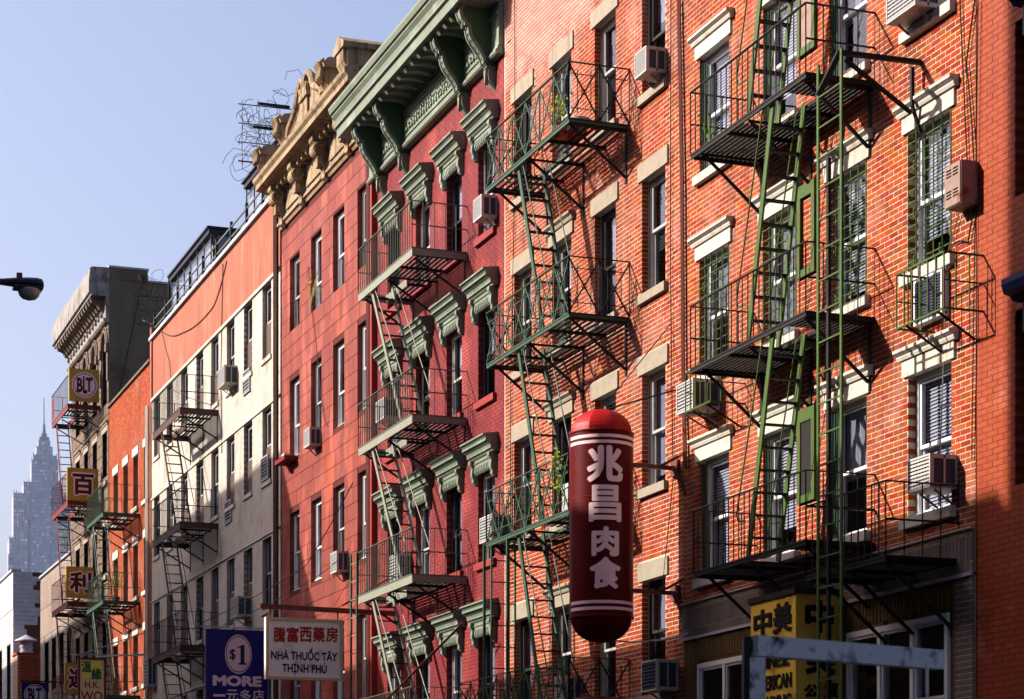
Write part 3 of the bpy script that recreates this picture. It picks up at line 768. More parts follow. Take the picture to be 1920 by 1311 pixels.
m = MB(); m.box(X(1795), RX[1], -.03, .24, 0, 4.93); pl_ = m.build("pier", "joint_painted_orange", house_r)
pl_.data.materials.clear(); pl_.data.materials.append(MATS["mortar_right"])
pieces(house_r, "pier_brick", "brick_soldier", courses(X(1795), RX[1], .02, 4.92, []), y=-.03, maxn=60)
shopfront(house_r, RX[0]+.3, X(1593)-.4, 2.2)
# green rectangular frames on the brick between the second and third windows
for z0, z1 in ((9.24, 10.42), (6.33, 7.53), (12.1, 13.3)):
    m = MB(); a, b = -25.62, -25.15; e = .085
    m.box(a, a+e, -.045, -.009, z0, z1); m.box(b-e, b, -.045, -.009, z0, z1)
    m.box(a+e, b-e, -.045, -.009, z0, z0+e*1.1); m.box(a+e, b-e, -.045, -.009, z1-e*1.9, z1)
    o = m.build("wall_hatch", "iron_green_bright", org=(a, 0, z0))
    tag(o, {9.24: "green iron frame with bricks showing through, above the middle green balcony",
            6.33: "green iron frame with dark opening on brick above the lowest green balcony",
            12.1: "green iron frame on brick at the top edge, behind the highest green balcony"}[z0], "frame", "green frames between the barred windows")
    if z0 != 9.24:
        m = MB(); m.box(a+e, b-e, -.03, -.009, z0+e*1.1, z1-e*1.9); m.build("back_panel", "interior" if z0 == 6.33 else "metal_rust", o)

# ------------------------------------------------------------------ middle brick house
MX = (-36.80, -29.21); cxm = [-36.30, -34.47, -32.60, -30.72]; Wm = .86
house_m = house("brick_house", "orange brick house with plain stone lintels, directly behind the red capsule sign", *MX, 18.4)
topm = [15.0, 12.0, 9.07, 5.95]; Hm = 1.74
holes = [(x, x+Wm, t-Hm, t) for t in topm for x in cxm]
lint = [(x-.14, x+Wm+.14, t-.001, t+.29) for t in topm for x in cxm] + [(x-.1, x+Wm+.1, t-Hm-.13, t-Hm) for t in topm for x in cxm]
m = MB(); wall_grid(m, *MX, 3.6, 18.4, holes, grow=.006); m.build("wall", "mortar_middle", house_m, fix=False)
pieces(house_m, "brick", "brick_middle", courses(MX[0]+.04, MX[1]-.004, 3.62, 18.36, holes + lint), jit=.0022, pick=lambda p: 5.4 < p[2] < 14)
bm_ = [("curtain_grey", .5), ("curtain_grey", .35), ("blind_dark", .6), ("curtain_grey", .9)]
for j, t in enumerate(topm):
    for i, x in enumerate(cxm):
        window(house_m, x, t-Hm, Wm, Hm, dict(frame="frame_grey" if (i+j) % 3 else "frame_dark", sill=("stone_lintel", .13, .09, .07),
               lintel=("stone_lintel", "cap" if i == 1 and j else "flat", .12, .27), blind=bm_[(i*3+j) % 4], yf=.12, mid=.5 if (i+j) % 2 else .56))
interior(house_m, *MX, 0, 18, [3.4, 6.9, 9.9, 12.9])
m = MB(); m.box(MX[0], MX[1], -.02, .25, 0, 3.6); m.build("shop_wall", "paint_red", house_m); shopfront(house_m, MX[0]+.3, MX[1]-.3, 3.0)
m = MB(); m.box(MX[0], MX[1], -.25, .3, 18.41, 18.6); m.build("coping", "stone_lintel", house_m)

# ------------------------------------------------------------------ red painted house with green cornice
GX = (-44.76, -36.81); cxg = [-43.87, -41.95, -40.02, -38.20]; Wg = .90
house_g = house("painted_brick_house", "crimson painted brick house with heavy sage green cornice and window hoods", *GX, 17.4)
topg = [14.76, 11.78, 8.83, 5.87]; Hg = 1.65
holes = [(x, x+Wg, t-Hg, t) for t in topg for x in cxg]
m = MB(); wall_grid(m, *GX, 3.4, 17.4, holes, grow=.004); m.build("wall", "joint_painted_red", house_g, fix=False)
pieces(house_g, "brick", "brick_painted_red", courses(GX[0]+.14, GX[1]-.004, 3.42, 16.1, holes), proud=.003, maxn=0)
bg_ = [("curtain_grey", .9), ("curtain_grey", .35), ("blind_white", .45), ("curtain_grey", 1.0)]
for j, t in enumerate(topg):
    for i, x in enumerate(cxg):
        st = dict(frame="frame_grey" if (i+j) % 2 else "frame_black", sill=("paint_red", .12, .08, .07), hood=True, blind=bg_[(i+j*3) % 4], yf=.10, mid=.46)
        if i == 1 and j == 1: st["blind"] = ("board_yellow", 1.0)
        window(house_g, x, t-Hg, Wg, Hg, st)
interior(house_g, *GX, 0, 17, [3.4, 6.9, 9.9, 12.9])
m = MB(); m.box(GX[0], GX[1], -.02, .25, 0, 3.4); m.build("shop_wall", "paint_red", house_g); shopfront(house_g, GX[0]+.3, GX[1]-.3, 2.9)
m = MB(); m.box(GX[0], GX[0]+.13, -.12, .1, 0, 16.0); m.build("corner_pipe", "paint_red", house_g)
# cornice
a, b = GX[0]-.12, GX[1]-.02
m = MB()
m.prism([(0, 16.97), (-.74, 16.97), (-.80, 16.95), (-.81, 17.13), (-.86, 17.15), (-.86, 17.19), (-.84, 17.21), (-.86, 17.30), (-.92, 17.37), (-.92, 17.40), (-.96, 17.42), (-.99, 17.50), (-.99, 17.55), (-.93, 17.58), (0, 17.70)], a, b)
cor = m.build("cornice", "paint_sage", house_g)
m = MB(); m.box(a, b, -.10, -.002, 16.20, 16.96); m.prism([(-.1, 16.72), (-.14, 16.76), (-.14, 16.80), (-.1, 16.82)], a, b)
m.prism([(-.002, 16.05), (-.13, 16.05), (-.16, 16.08), (-.16, 16.12), (-.12, 16.15), (-.12, 16.20), (-.002, 16.20)], a, b)
m.build("frieze", "paint_sage", house_g)
con = [-44.15, -42.62, -38.90, -37.44]; cw = .22
for i in range(3):                                   # recessed ornament panels between the consoles
    p0, p1 = con[i]+cw+.1, con[i+1]-.1
    m = MB(); z0, z1 = 16.28, 16.66
    m.box(p0, p1, -.125, -.101, z0-.03, z0); m.box(p0, p1, -.125, -.101, z1, z1+.03); m.box(p0, p0+.03, -.124, -.101, z0, z1); m.box(p1-.03, p1, -.124, -.101, z0, z1)
    pan = m.build("frieze_panel", "paint_sage", house_g)
    m = MB(); n = max(2, round((p1-p0-.1)/.15)); rnd = random.Random(3)
    for k in range(n):
        c = p0+.06+(p1-p0-.12)*(k+.5)/n
        for q in range(5):
            an = q*1.256+.3*k; px_, pz_ = c+.035*math.cos(an), (z0+z1)/2+.09*math.sin(an)
            m.prism([(px_-.03, pz_-.035), (px_+.03, pz_-.035), (px_+.035, pz_), (px_, pz_+.045), (px_-.035, pz_)], -.124-.004*q, -.1005, 'y')
    m.build("relief_ornament", "paint_sage", pan)
    m = MB(); n = int((p1-p0)/.1)
    for k in range(n):
        c = p0+(p1-p0)*(k+.5)/n; m.prism([(-.101, 16.93), (-.19, 16.93), (-.19, 16.90), (-.13, 16.83), (-.101, 16.83)], c-.022, c+.022)
    m.build("dentil_row", "paint_sage", pan)["kind"] = "stuff"
    n = max(2, round((p1-p0)/.40)); me = None
    for k in range(n):
        c = p0+(p1-p0)*(k+.5)/n
        if me is None:
            m = MB(); m.prism([(-.20, 16.966), (-.69, 16.966), (-.72, 16.90), (-.67, 16.85), (-.60, 16.87), (-.45, 16.90), (-.20, 16.86)], -.055, .055)
            me = m.mesh("modillion", "paint_sage")
        o = bpy.data.objects.new("modillion", me); COL.objects.link(o); o.parent = house_g; o.location = (c-GX[0], 0, 0)
prof = [(-.002, 16.964), (-.60, 16.964), (-.655, 16.93), (-.665, 16.85), (-.63, 16.76), (-.57, 16.70), (-.575, 16.66), (-.50, 16.65), (-.50, 16.60), (-.485, 16.50), (-.44, 16.40),
        (-.36, 16.30), (-.28, 16.20), (-.22, 16.10), (-.20, 16.02), (-.20, 15.98), (-.002, 15.98)]
pend = [(-.002, 15.975), (-.17, 15.975), (-.19, 15.93), (-.13, 15.90), (-.15, 15.82), (-.13, 15.72), (-.06, 15.62), (-.002, 15.56)]
for c in con:
    m = MB(); m.prism(prof, c+.012, c+cw-.012); k = m.build("console", "console_green_dark", house_g)
    def ribbon(f, t0, t1, xa, xb):                     # band following the curved front of the scroll
        A = []; B = []
        for i in range(len(f)):
            p0, p1 = f[max(i-1, 0)], f[min(i+1, len(f)-1)]; dy, dz = p1[0]-p0[0], p1[1]-p0[1]; L = math.hypot(dy, dz) or 1
            ny, nz = dz/L, -dy/L
            if ny > 0: ny, nz = ny, nz
            A.append((f[i][0]+ny*t0, f[i][1]+nz*t0)); B.append((f[i][0]+ny*t1, f[i][1]+nz*t1))
        r = MB()
        for i in range(len(f)-1):
            P = [A[i], A[i+1], B[i+1], B[i]]; r.prism(P, xa, xb)
        return r
    f = [(-.60, 16.955)] + prof[2:15]
    r = ribbon(f, -.022, .022, c, c+cw); r.build("scroll_face", "paint_sage", k)
    for e in (c+.006, c+cw-.046): r = ribbon(f, .0, .040, e, e+.04); r.build("scroll_rib", "paint_sage", k)
    m = MB()
    for i in range(9):
        tt = i/8*(len(f)-6)+4; q = min(int(tt), len(f)-2); u = tt-q; yy = f[q][0]*(1-u)+f[q+1][0]*u; zz = f[q][1]*(1-u)+f[q+1][1]*u; rr = .034*(1-.03*i)
        m.lathe((c+cw/2, yy-.02, zz-.03), [(.004, 0), (rr, .03), (rr, .045), (.004, .07)], 7)
    m.build("scroll_ornament", "paint_sage", k)
    m = MB(); m.prism(pend, c+.03, c+cw-.03); m.prism([(c+.06, 15.9), (c+.08, 15.76), (c+cw/2, 15.64), (c+cw-.08, 15.76), (c+cw-.06, 15.9)], -.19, -.12, 'y'); m.build("pendant", "paint_sage", k)

# ------------------------------------------------------------------ red scored stone house
SX = (-52.70, -44.77); cxs = [-51.90, -49.93, -48.03, -46.07]; Ws = .93
house_s = house("stone_house", "salmon red house of scored stone blocks under a weathered scrolled stone cornice", *SX, 18.2)
tps = [16.28, 13.36, 10.16, 7.1]; Hs = 1.88
holes = [(x, x+Ws, t-Hs, t) for t in tps for x in cxs]
m = MB(); wall_grid(m, *SX, 3.5, 18.2, holes, grow=.004); m.build("wall", "joint_stone_red", house_s, fix=False)
lst = courses(SX[0]+.02, SX[1]-.01, 3.55, 17.2, holes, bl=.966, ch=.355, j=.013)
pieces(house_s, "stone_block", "stone_red", lst, proud=.010, maxn=280, jit=.0015)
bs = [("blind_white", .3), ("curtain_grey", .9), ("curtain_grey", .6), ("blind_white", .55)]
for j, t in enumerate(tps):
    for i, x in enumerate(cxs):
        window(house_s, x, t-Hs, Ws, Hs, dict(frame="frame_grey" if (i*2+j) % 3 == 0 else "frame_white", blind=bs[(i+j*2) % 4], yf=.10, mid=.42 if (i+j) % 2 else .5))
interior(house_s, *SX, 0, 18, [3.4, 7.9, 10.9, 13.9])
m = MB(); m.box(SX[0], SX[1], -.02, .25, 0, 3.5); m.build("shop_wall", "paint_red", house_s); shopfront(house_s, SX[0]+.3, SX[1]-.3, 3.0)
a, b = SX
m = MB(); m.prism([(0, 17.20), (-.05, 17.20), (-.08, 17.26), (-.13, 17.29), (-.13, 17.35), (-.09, 17.38), (-.09, 17.42), (0, 17.44)], a, b); m.build("cornice_moulding", "cornice_stone", house_s)
m = MB(); m.box(a, b, -.06, -.001, 17.44, 18.12); m.build("frieze", "cornice_white", house_s)
m = MB(); m.prism([(0, 18.12), (-.40, 18.12), (-.46, 18.16), (-.60, 18.18), (-.60, 18.30), (-.66, 18.36), (-.68, 18.44), (-.60, 18.48), (0, 18.56)], a-.25, b); m.build("cornice", "cornice_stone", house_s)
cb = [-52.38, -50.50, -48.52, -46.60, -45.02]
def scroll_console(t, c, w_):
    m = MB(); m.prism([(-.061, 18.118), (-.44, 18.118), (-.44, 18.0), (-.38, 17.95), (-.38, 17.86), (-.061, 17.80)], c, c+w_)
    m.prism([(-.061, 17.78), (-.30, 17.72), (-.30, 17.64), (-.25, 17.62), (-.24, 17.52), (-.18, 17.42), (-.15, 17.30), (-.15, 17.22), (-.061, 17.16)], c+.03, c+w_-.03)
    k = m.build("console", "cornice_stone", t)
    m = MB(); N_ = 18; r = .155
    m.prism([(-.27+r*math.cos(i*2*math.pi/N_), 17.83+r*math.sin(i*2*math.pi/N_)) for i in range(N_)], c-.03, c+w_+.03)
    pts = [(c+w_+.035, -.27+r*(1-.75*f)*math.cos(f*11), 17.83+r*(1-.75*f)*math.sin(f*11)) for f in [i/30 for i in range(31)]]
    m.tube(pts, .02, 5); m.build("volute", "cornice_stone", k)
    m = MB()
    for q in range(4): m.box(c+.05+q*(w_-.1)/4, c+.05+q*(w_-.1)/4+.035, -.30, -.16, 17.44, 17.66)
    m.build("fluting", "cornice_stone", k)
for c in cb: scroll_console(house_s, c, .30 if c < -45.1 else .22)
m = MB(); rnd = random.Random(5)
for i in range(4):
    p0, p1 = cb[i]+.36, cb[i+1]-.06; n = 4
    for k in range(n):
        q = p0+(p1-p0)*(k+.5)/n; m.box(q-.05, q+.05, -.34, -.07, 18.02, 18.115); m.lathe((q, -.3, 17.95), [(.02, 0), (.055, .03), (.055, .06), (.03, .08)], 8)
    q = (p0+p1)/2; m.prism([(p0+.1, 17.5), (p1-.1, 17.5), (p1-.1, 17.6), (q+.2, 17.95), (q-.2, 17.95), (p0+.1, 17.6)], -.10, -.061, 'y')
m.build("soffit_blocks", "cornice_stone", house_s)
# crowning pedestals, leaf caps and the broken scroll pediment
def pedestal(c, w_, h_, y0=-.56, y1=-.05):
    m = MB(); z = 18.47; m.box(c, c+w_, y0, y1, z, z+h_)
    m.prism([(y0+.001, z+.1), (y0-.08, z+h_*.45), (y0-.09, z+h_), (y0+.001, z+h_)], c+.03, c+w_-.03)
    m.prism([(y0-.13, z+h_+.001), (y1+.02, z+h_+.001), (y1+.02, z+h_+.10), ((y0+y1)/2, z+h_+.26), (y0-.05, z+h_+.20), (y0-.16, z+h_+.08)], c-.06, c+w_+.06)
    k = m.build("pedestal", "cornice_stone", house_s)
    m = MB()
    for q in range(3):
        s = c+.04+(w_-.08)*(q+.5)/3; m.tube([(s, y0-.12, z+.2), (s, y0-.18, z+h_*.6), (s, y0-.16, z+h_), (s, y0-.2, z+h_+.1), (s, y0-.1, z+h_+.22)], [.03, .06, .055, .07, .03], 7)
    m.build("leaf_cap", "cornice_stone", k)
pedestal(-52.60, .50, .36); pedestal(-50.60, .46, .50); pedestal(-46.80, .46, .50)
m = MB()
for s, c0 in ((1, -50.1), (-1, -46.9)):
    P = [(c0, 18.5), (c0+s*.1, 18.75), (c0+s*.35, 18.85), (c0+s*.7, 18.95), (c0+s*.98, 19.15), (c0+s*1.1, 19.4), (c0+s*1.3, 19.5), (c0+s*1.5, 19.42), (c0+s*1.55, 19.22), (c0+s*1.45, 19.05), (c0+s*1.42, 18.5)]
    m.prism(P, -.50, -.15, 'y')
m.build("scroll_pediment", "cornice_stone", house_s)
m = MB()
for s, c0 in ((1, -50.1), (-1, -46.9)):
    pts = [(c0+s*q, -.53, z) for q, z in ((.05, 18.6), (.2, 18.8), (.5, 18.9), (.85, 19.05), (1.05, 19.35), (1.3, 19.5), (1.5, 19.4), (1.5, 19.2), (1.35, 19.15), (1.28, 19.28))]
    m.tube(pts, .085, 7)
    m.tube([(p[0], -.50, p[2]-.13) for p in pts[:5]], .03, 5)
m.box(-48.75, -48.25, -.55, -.12, 18.5, 19.0); m.prism([(-48.85, 19.0), (-48.15, 19.0), (-48.2, 19.15), (-48.5, 19.25), (-48.8, 19.15)], -.6, -.08, 'y')
m.build("scroll_moulding", "cornice_stone", house_s)
m = MB(); x0, x1 = -45.75, -45.15
m.box(x0, x1, -.50, .9, 18.48, 19.0); m.prism([(x0-.1, 19.001), (x1+.1, 19.001), (x1+.12, 19.1), ((x0+x1)/2, 19.32), (x0-.12, 19.1)], -.62, 1.0, 'y')
m.prism([(-.501, 18.6), (-.58, 18.75), (-.58, 19.0), (-.501, 19.0)], x0+.05, x1-.05)
m.build("gable_block", "cornice_stone", house_s)

# ------------------------------------------------------------------ white brick house with orange top
WX = (-69.20, -52.76)
cxw = [-68.85, -66.85, -64.72, -62.58, -60.62, -58.70, -56.70, -54.68]; Ww = .93
house_w = house("white_brick_house", "wide cream white brick house with flat orange stucco top and glass rooms on its roof", *WX, 18.2)
tpw = [16.27, 13.17, 9.95, 6.75]; Hw = 1.84
holes = [(x, x+Ww, t-Hw, t) for t in tpw for x in cxw]
m = MB(); wall_grid(m, *WX, 3.5, 16.37, holes, grow=.004); m.build("wall", "joint_white", house_w, fix=False)
pieces(house_w, "brick", "brick_white", courses(WX[0]+.01, WX[1]-.02, 3.52, 16.36, holes, bl=.24, ch=.082, j=.009), proud=.004, maxn=0)
m = MB(); m.box(WX[0], WX[1], -.012, .24, 16.375, 18.2); m.build("stucco_parapet", "stucco_orange", house_w)
m = MB(); m.box(WX[0]-.03, WX[1]+.02, -.10, .40, 18.201, 18.30); m.build("coping", "coping_metal", house_w)
m = MB(); m.box(WX[0], WX[1], -.05, -.001, 16.29, 16.37)
for z in (13.2, 9.98, 6.78): m.box(WX[0], WX[1], -.04, -.006, z, z+.05)
m.build("belt_course", "brick_white", house_w)
for j, t in enumerate(tpw):
    for i, x in enumerate(cxw):
        window(house_w, x, t-Hw, Ww, Hw, dict(frame="frame_dark", sash="frame_grey", sill=("brick_white", .10, .05, .05), lowpanel=(i+j) % 4 != 1, blind=(("curtain_grey", .9), ("blind_white", .4), ("blind_dark", .7))[(i+j*2) % 3], yf=.09, mid=.52))
interior(house_w, *WX, 0, 18, [3.4, 7.9, 10.9, 13.9])
m = MB(); m.box(WX[0], WX[1], -.02, .25, 0, 3.5); m.build("shop_wall", "brick_white", house_w); shopfront(house_w, WX[0]+.3, WX[1]-.3, 3.0)
m = MB(); m.box(WX[0], WX[0]+.22, -.06, .2, 16.38, 18.62); m.build("parapet_pier", "stucco_orange", house_w)
# glass rooms
for nm, x0, x1, lab in (("glass_room", -68.4, -62.7, "dark framed glass room on the left half of the orange parapet"), ("glass_room", -58.4, -53.0, "tall dark framed glass room on the roof next to the stone scroll cornice")):
    t = thing(nm, lab, "roof room", (x0, .45, 18.0), "glass rooms on the white house roof"); y0, y1, z0, z1 = .45, 4.2, 17.96, 20.05
    m = MB(); n = round((x1-x0)/.95)
    m.box(x0, x1, y0-.06, y1, z1-.14, z1); m.box(x0-.05, x1+.05, y0-.12, y1, z1+.001, z1+.05); m.build("roof", "frame_black", t)
    m = MB()
    for i in range(n+1): c = x0+.04+(x1-x0-.08)*i/n; m.box(c-.03, c+.03, y0, y0+.03, z0, z1-.14)
    m.box(x0, x1, y0+.031, y0+.07, z0, z0+.5); m.box(x0, x1, y0+.004, y0+.026, z1-.34, z1-.29); m.box(x0, x1, y0+.004, y0+.026, z0+.5, z0+.55)
    for yy in (y0+.1, 2.3, y1-.08): m.box(x1-.08, x1, yy, yy+.08, z0, z1-.14); m.box(x0, x0+.08, yy, yy+.08, z0, z1-.14)
    m.build("frame", "frame_black", t)
    for i in range(n):
        a_, b_ = x0+.04+(x1-x0-.08)*i/n+.035, x0+.04+(x1-x0-.08)*(i+1)/n-.035
        m = MB(); m.box(a_+.0, b_, y0+.012, y0+.018, z0+.56, z1-.35)
        f = m.build("pane", "glass_roof", t)
        m = MB(); m.box(a_, b_, y0+.06, y0+.07, z0+.57+(.5 if i % 3 == 2 else 0), z1-.45); m.build("blind", "blind_white", f)
    m = MB(); m.box(x1-.05, x1-.04, y0+.2, y1-.1, z0+.5, z1-.2); m.build("side_pane", "glass_roof", t)
    m = MB(); m.box(x0+.1, x1-.1, y1-.05, y1, z0, z1-.15); m.build("back_wall", "panel_brown", t)
t = thing("roof_railing", "low black railing running along the orange parapet in front of the glass rooms", "railing", (-69, -.02, 18.3))
m = MB()
for z in (18.58, 18.86): m.bar((-69.1, .05, z), (-52.9, .05, z), .035)
m.build("rail", "iron_sage_bar", t); me = None
for i in range(10):
    x = -69.0+i*1.77; m = MB(); m.bar((x, .05, 18.3), (x, .05, 19.0), .07); m.build("post", "frame_black", t)

# ------------------------------------------------------------------ orange brick house
OX = (-76.90, -69.22); cxo = [-76.0, -74.15, -72.35, -70.5]; Wo = .85
house_o = house("orange_brick_house", "lower bright orange brick house with small white lintels between the brown and the white houses", *OX, 17.6)
tpo = [15.1, 12.2, 9.25, 6.3]; Ho = 1.72
holes = [(x, x+Wo, t-Ho, t) for t in tpo for x in cxo]
m = MB(); wall_grid(m, *OX, 3.4, 17.6, holes, grow=.004); m.build("wall", "mortar_far", house_o, fix=False)
pieces(house_o, "brick", "brick_orange_far", courses(OX[0]+.01, OX[1]-.02, 3.42, 17.58, holes), proud=.005, maxn=0)
for j, t in enumerate(tpo):
    for i, x in enumerate(cxo):
        window(house_o, x, t-Ho, Wo, Ho, dict(frame="frame_dark", sash="frame_grey", sill=("paint_cream", .13, .1, .08), lintel=("paint_cream", "flat", .1, .26), blind=(("curtain_grey", .7), ("blind_white", .5))[(i+j) % 2], yf=.12))
interior(house_o, *OX, 0, 17, [3.4, 7.0, 9.9, 12.9])
m = MB(); m.box(OX[0], OX[1], -.02, .25, 0, 3.4); m.build("shop_wall", "paint_red", house_o); shopfront(house_o, OX[0]+.3, OX[1]-.3, 3.0)
m = MB(); m.box(OX[0], OX[1], -.08, .35, 17.601, 17.68); m.build("coping", "stone_brown", house_o)

# ------------------------------------------------------------------ brown house with bracketed cornice
TX = (-85.10, -76.91); cxt = [-84.0, -82.1, -80.2, -78.15]; Wt = .95
house_t = house("brownstone_house", "tall brown stone house with streaked white bracketed cornice and arched top windows", *TX, 22.1, 9, "stucco_brown")
tpt = [19.9, 16.9, 13.6, 10.3, 7.0]; Ht = 1.75
holes = [(x, x+Wt, t-Ht-(.3 if j == 0 else 0), t+(.47 if j == 0 else 0)) for j, t in enumerate(tpt) for x in cxt]
m = MB(); wall_grid(m, *TX, 3.4, 21.6, holes); m.build("wall", "stone_brown", house_t, fix=False)
# rusticated courses on the piers
l = courses(TX[0]+.01, TX[1]-.01, 3.6, 20.9, holes, bl=.8, ch=.42, j=.03)
pieces(house_t, "stone_block", "stone_brown", l, proud=.02, maxn=200, pick=lambda p: p[2] > 9)
for j, t in enumerate(tpt):
    for i, x in enumerate(cxt):
        hh = Ht+(.3+.47 if j == 0 else 0); z = t-Ht-(.3 if j == 0 else 0)
        window(house_t, x, z, Wt, hh, dict(frame="frame_dark", blind=("curtain_grey", .3), yf=.16, **({} if j == 0 else dict(lintel=("stone_lintel", "cap", .16, .2), sill=("stone_lintel", .14, .1, .1)))))
        if j == 0:
            cx_, r = x+Wt/2, Wt/2
            m = MB()
            for s in (0, 1):
                A = [(cx_+r*math.cos(q*math.pi/16)*(1 if s else -1), t+.47-r+r*math.sin(q*math.pi/16)) for q in range(0, 9)]
                c_ = (cx_+r*(1 if s else -1), t+.47)
                m.prism([c_] + (A if s else A), -.02, .06, 'y')
            m.tube([(cx_+(r+.06)*math.cos(q*math.pi/14), -.05, t+.47-r+(r+.06)*math.sin(q*math.pi/14)) for q in range(15)], .06, 6)
            m.tube([(cx_+(r+.2)*math.cos(q*math.pi/14), -.04, t+.47-r+(r+.2)*math.sin(q*math.pi/14)) for q in range(15)], .04, 6)
            for s in (x-.32, x+Wt+.04): m.box(s, s+.28, -.12, .0, t-.30, t-.02); m.box(s+.03, s+.25, -.06, .0, t-1.3, t-.30)
            m.build("arch", "stone_brown", house_t)
interior(house_t, *TX, 0, 21, [3.4, 7.0, 10.9, 14.9, 18])
m = MB(); m.box(TX[0], TX[1], -.12, .0, 20.75, 21.5); m.prism([(0, 20.6), (-.14, 20.6), (-.2, 20.66), (-.2, 20.74), (0, 20.75)], TX[0], TX[1]); m.build("frieze", "cornice_white", house_t)
m = MB(); rnd = random.Random(9)
for i in range(26):
    c = TX[0]+.2+i*.305; m.lathe((c, -.12, 20.86+.12*(i % 2)), [(.02, 0), (.10, .08), (.08, .2), (.03, .3)], 7)
m.build("festoon", "cornice_white", house_t)
m = MB(); m.prism([(-.0, 21.5), (-.62, 21.5), (-.62, 21.56), (-.70, 21.60), (-.70, 21.95), (-.66, 22.42), (-.60, 22.48), (0, 22.5)], TX[0]-.3, TX[1]+.02); m.build("cornice", "cornice_white", house_t)
me = None
for i in range(17):
    if me is None:
        m = MB(); m.prism([(-.13, 21.495), (-.58, 21.495), (-.60, 21.42), (-.55, 21.32), (-.45, 21.30), (-.36, 21.25), (-.28, 21.10), (-.13, 21.05)], -.11, .11); me = m.mesh("modillion", "stone_brown")
    o = bpy.data.objects.new("modillion", me); COL.objects.link(o); o.parent = house_t; o.location = (TX[0]+.2+i*.475-TX[0], 0, 0)
m = MB(); m.box(TX[1]-.6, TX[1]+.02, .0, 1.35, 22.101, 22.5); m.build("parapet", "stucco_brown", house_t)
m = MB(); m.box(TX[1]-.62, TX[1]+.06, -.02, 1.38, 22.501, 22.57); m.box(TX[1]-.4, TX[1]+.05, 1.381, 9.0, 22.101, 22.17); m.build("coping", "coping_metal", house_t)

# ------------------------------------------------------------------ beige panelled building
PX = (-93.2, -85.11)
house_p = house("panelled_building", "low building with pale beige wall panels below the stone tower, half in shade", *PX, 13.6, 10, "wall_dark_brown")
hp = [(-92.0+i*1.95, -92.0+i*1.95+1.15, z, z+2.3) for i in range(4) for z in (8.6, 5.0)]
m = MB(); wall_grid(m, *PX, 0, 13.7, hp); m.build("wall", "joint_white", house_p, fix=False)
pieces(house_p, "wall_panel", "panel_beige", courses(PX[0]+.01, PX[1]-.01, 3.0, 13.6, hp, bl=1.02, ch=1.17, j=.02, bond=0), proud=.015, maxn=120)
for a, b, c, d in hp: window(house_p, a, c, b-a, d-c, dict(frame="frame_black", glass="glass_dim", yf=.1, muntin=1))
m = MB(); m.box(PX[0], PX[1], -.08, .3, 13.701, 13.78); m.build("coping", "coping_metal", house_p)
interior(house_p, *PX, 0, 13, [4, 8])

# ------------------------------------------------------------------ white building at the far left
LX = (-125.0, -101.7)
house_l = house("white_building", "whitewashed brick building at the left edge with peeling dark side wall", *LX, 15.1, 16, "wall_dark_brown")
hl = [(-103.9-i*3, -102.6-i*3, z, z+2.6) for i in range(6) for z in (9.3, 5)]
m = MB(); wall_grid(m, *LX, 0, 15.1, hl); m.build("wall", "joint_white", house_l, fix=False)
l = courses(LX[0]+.01, LX[1]-.01, 3.0, 13.4, hl, bl=.4, ch=.16, j=.02); pieces(house_l, "brick", "wall_offwhite", l, proud=.01, maxn=0)
m = MB(); m.box(LX[0], LX[1], -.02, .0, 13.42, 15.1); m.build("parapet_render", "wall_offwhite", house_l)
for a, b, c, d in hl: window(house_l, a, c, b-a, d-c, dict(frame="frame_black", glass="glass_dim", yf=.1))
m = MB(); m.box(LX[0], LX[1]+.04, -.1, .35, 15.101, 15.2); m.build("coping", "coping_metal", house_l)
m = MB(); z = 3.5; rnd = random.Random(2)
while z < 15.0: m.box(LX[1]+.002, LX[1]+.03, .02, .55+rnd.uniform(-.12, .12)+(.5+rnd.uniform(-.2, .4))*(z > 12.6), z, z+.19); z += .2
m.build("corner_quoin", "wall_offwhite", house_l)
interior(house_l, *LX, 0, 14, [4, 8])
# low roof and brick chimney in the gap
low = thing("low_building", "low dark building in the gap with a brick chimney stack on it", "building", (-101.6, 0, 0), BG)
m = MB(); m.box(-101.6, -93.3, -.03, 12, 0, 8.6); m.build("wall", "wall_dark_brown", low)
ch = thing("chimney", "orange brick chimney with round metal rain cap in the gap at lower left", "chimney", (-100.8, .5, 8.6))
m = MB(); m.box(-101.55, -100.2, -.02, 1.0, 8.6, 11.2); m.build("stack_core", "mortar_far", ch)
l = []
for r in range(34):
    y = -.02+(.1 if r % 2 else 0)
    while y < .98: l.append((y, min(y+.205, 1.0), 8.6+r*.075, 8.6+r*.075+.060)); y += .216
m = MB()
for p in l: m.box(-100.2, -100.185, p[0], p[1], p[2], p[3])
o = m.build("brick", "brick_orange_far", ch); o["kind"] = "stuff"
m = MB(); m.box(-101.6, -100.15, -.07, 1.05, 11.201, 11.3); m.build("chimney_top", "brick_orange_far", ch)
m = MB(); m.lathe((-100.75, .45, 11.3), [(.30, 0), (.30, .1), (.27, .1), (.27, .25), (.30, .25), (.30, .33), (.26, .33), (.26, .55), (.52, .55), (.50, .6), (.02, .85)], 20); m.build("rain_cap", "coping_metal", ch, smooth=False)

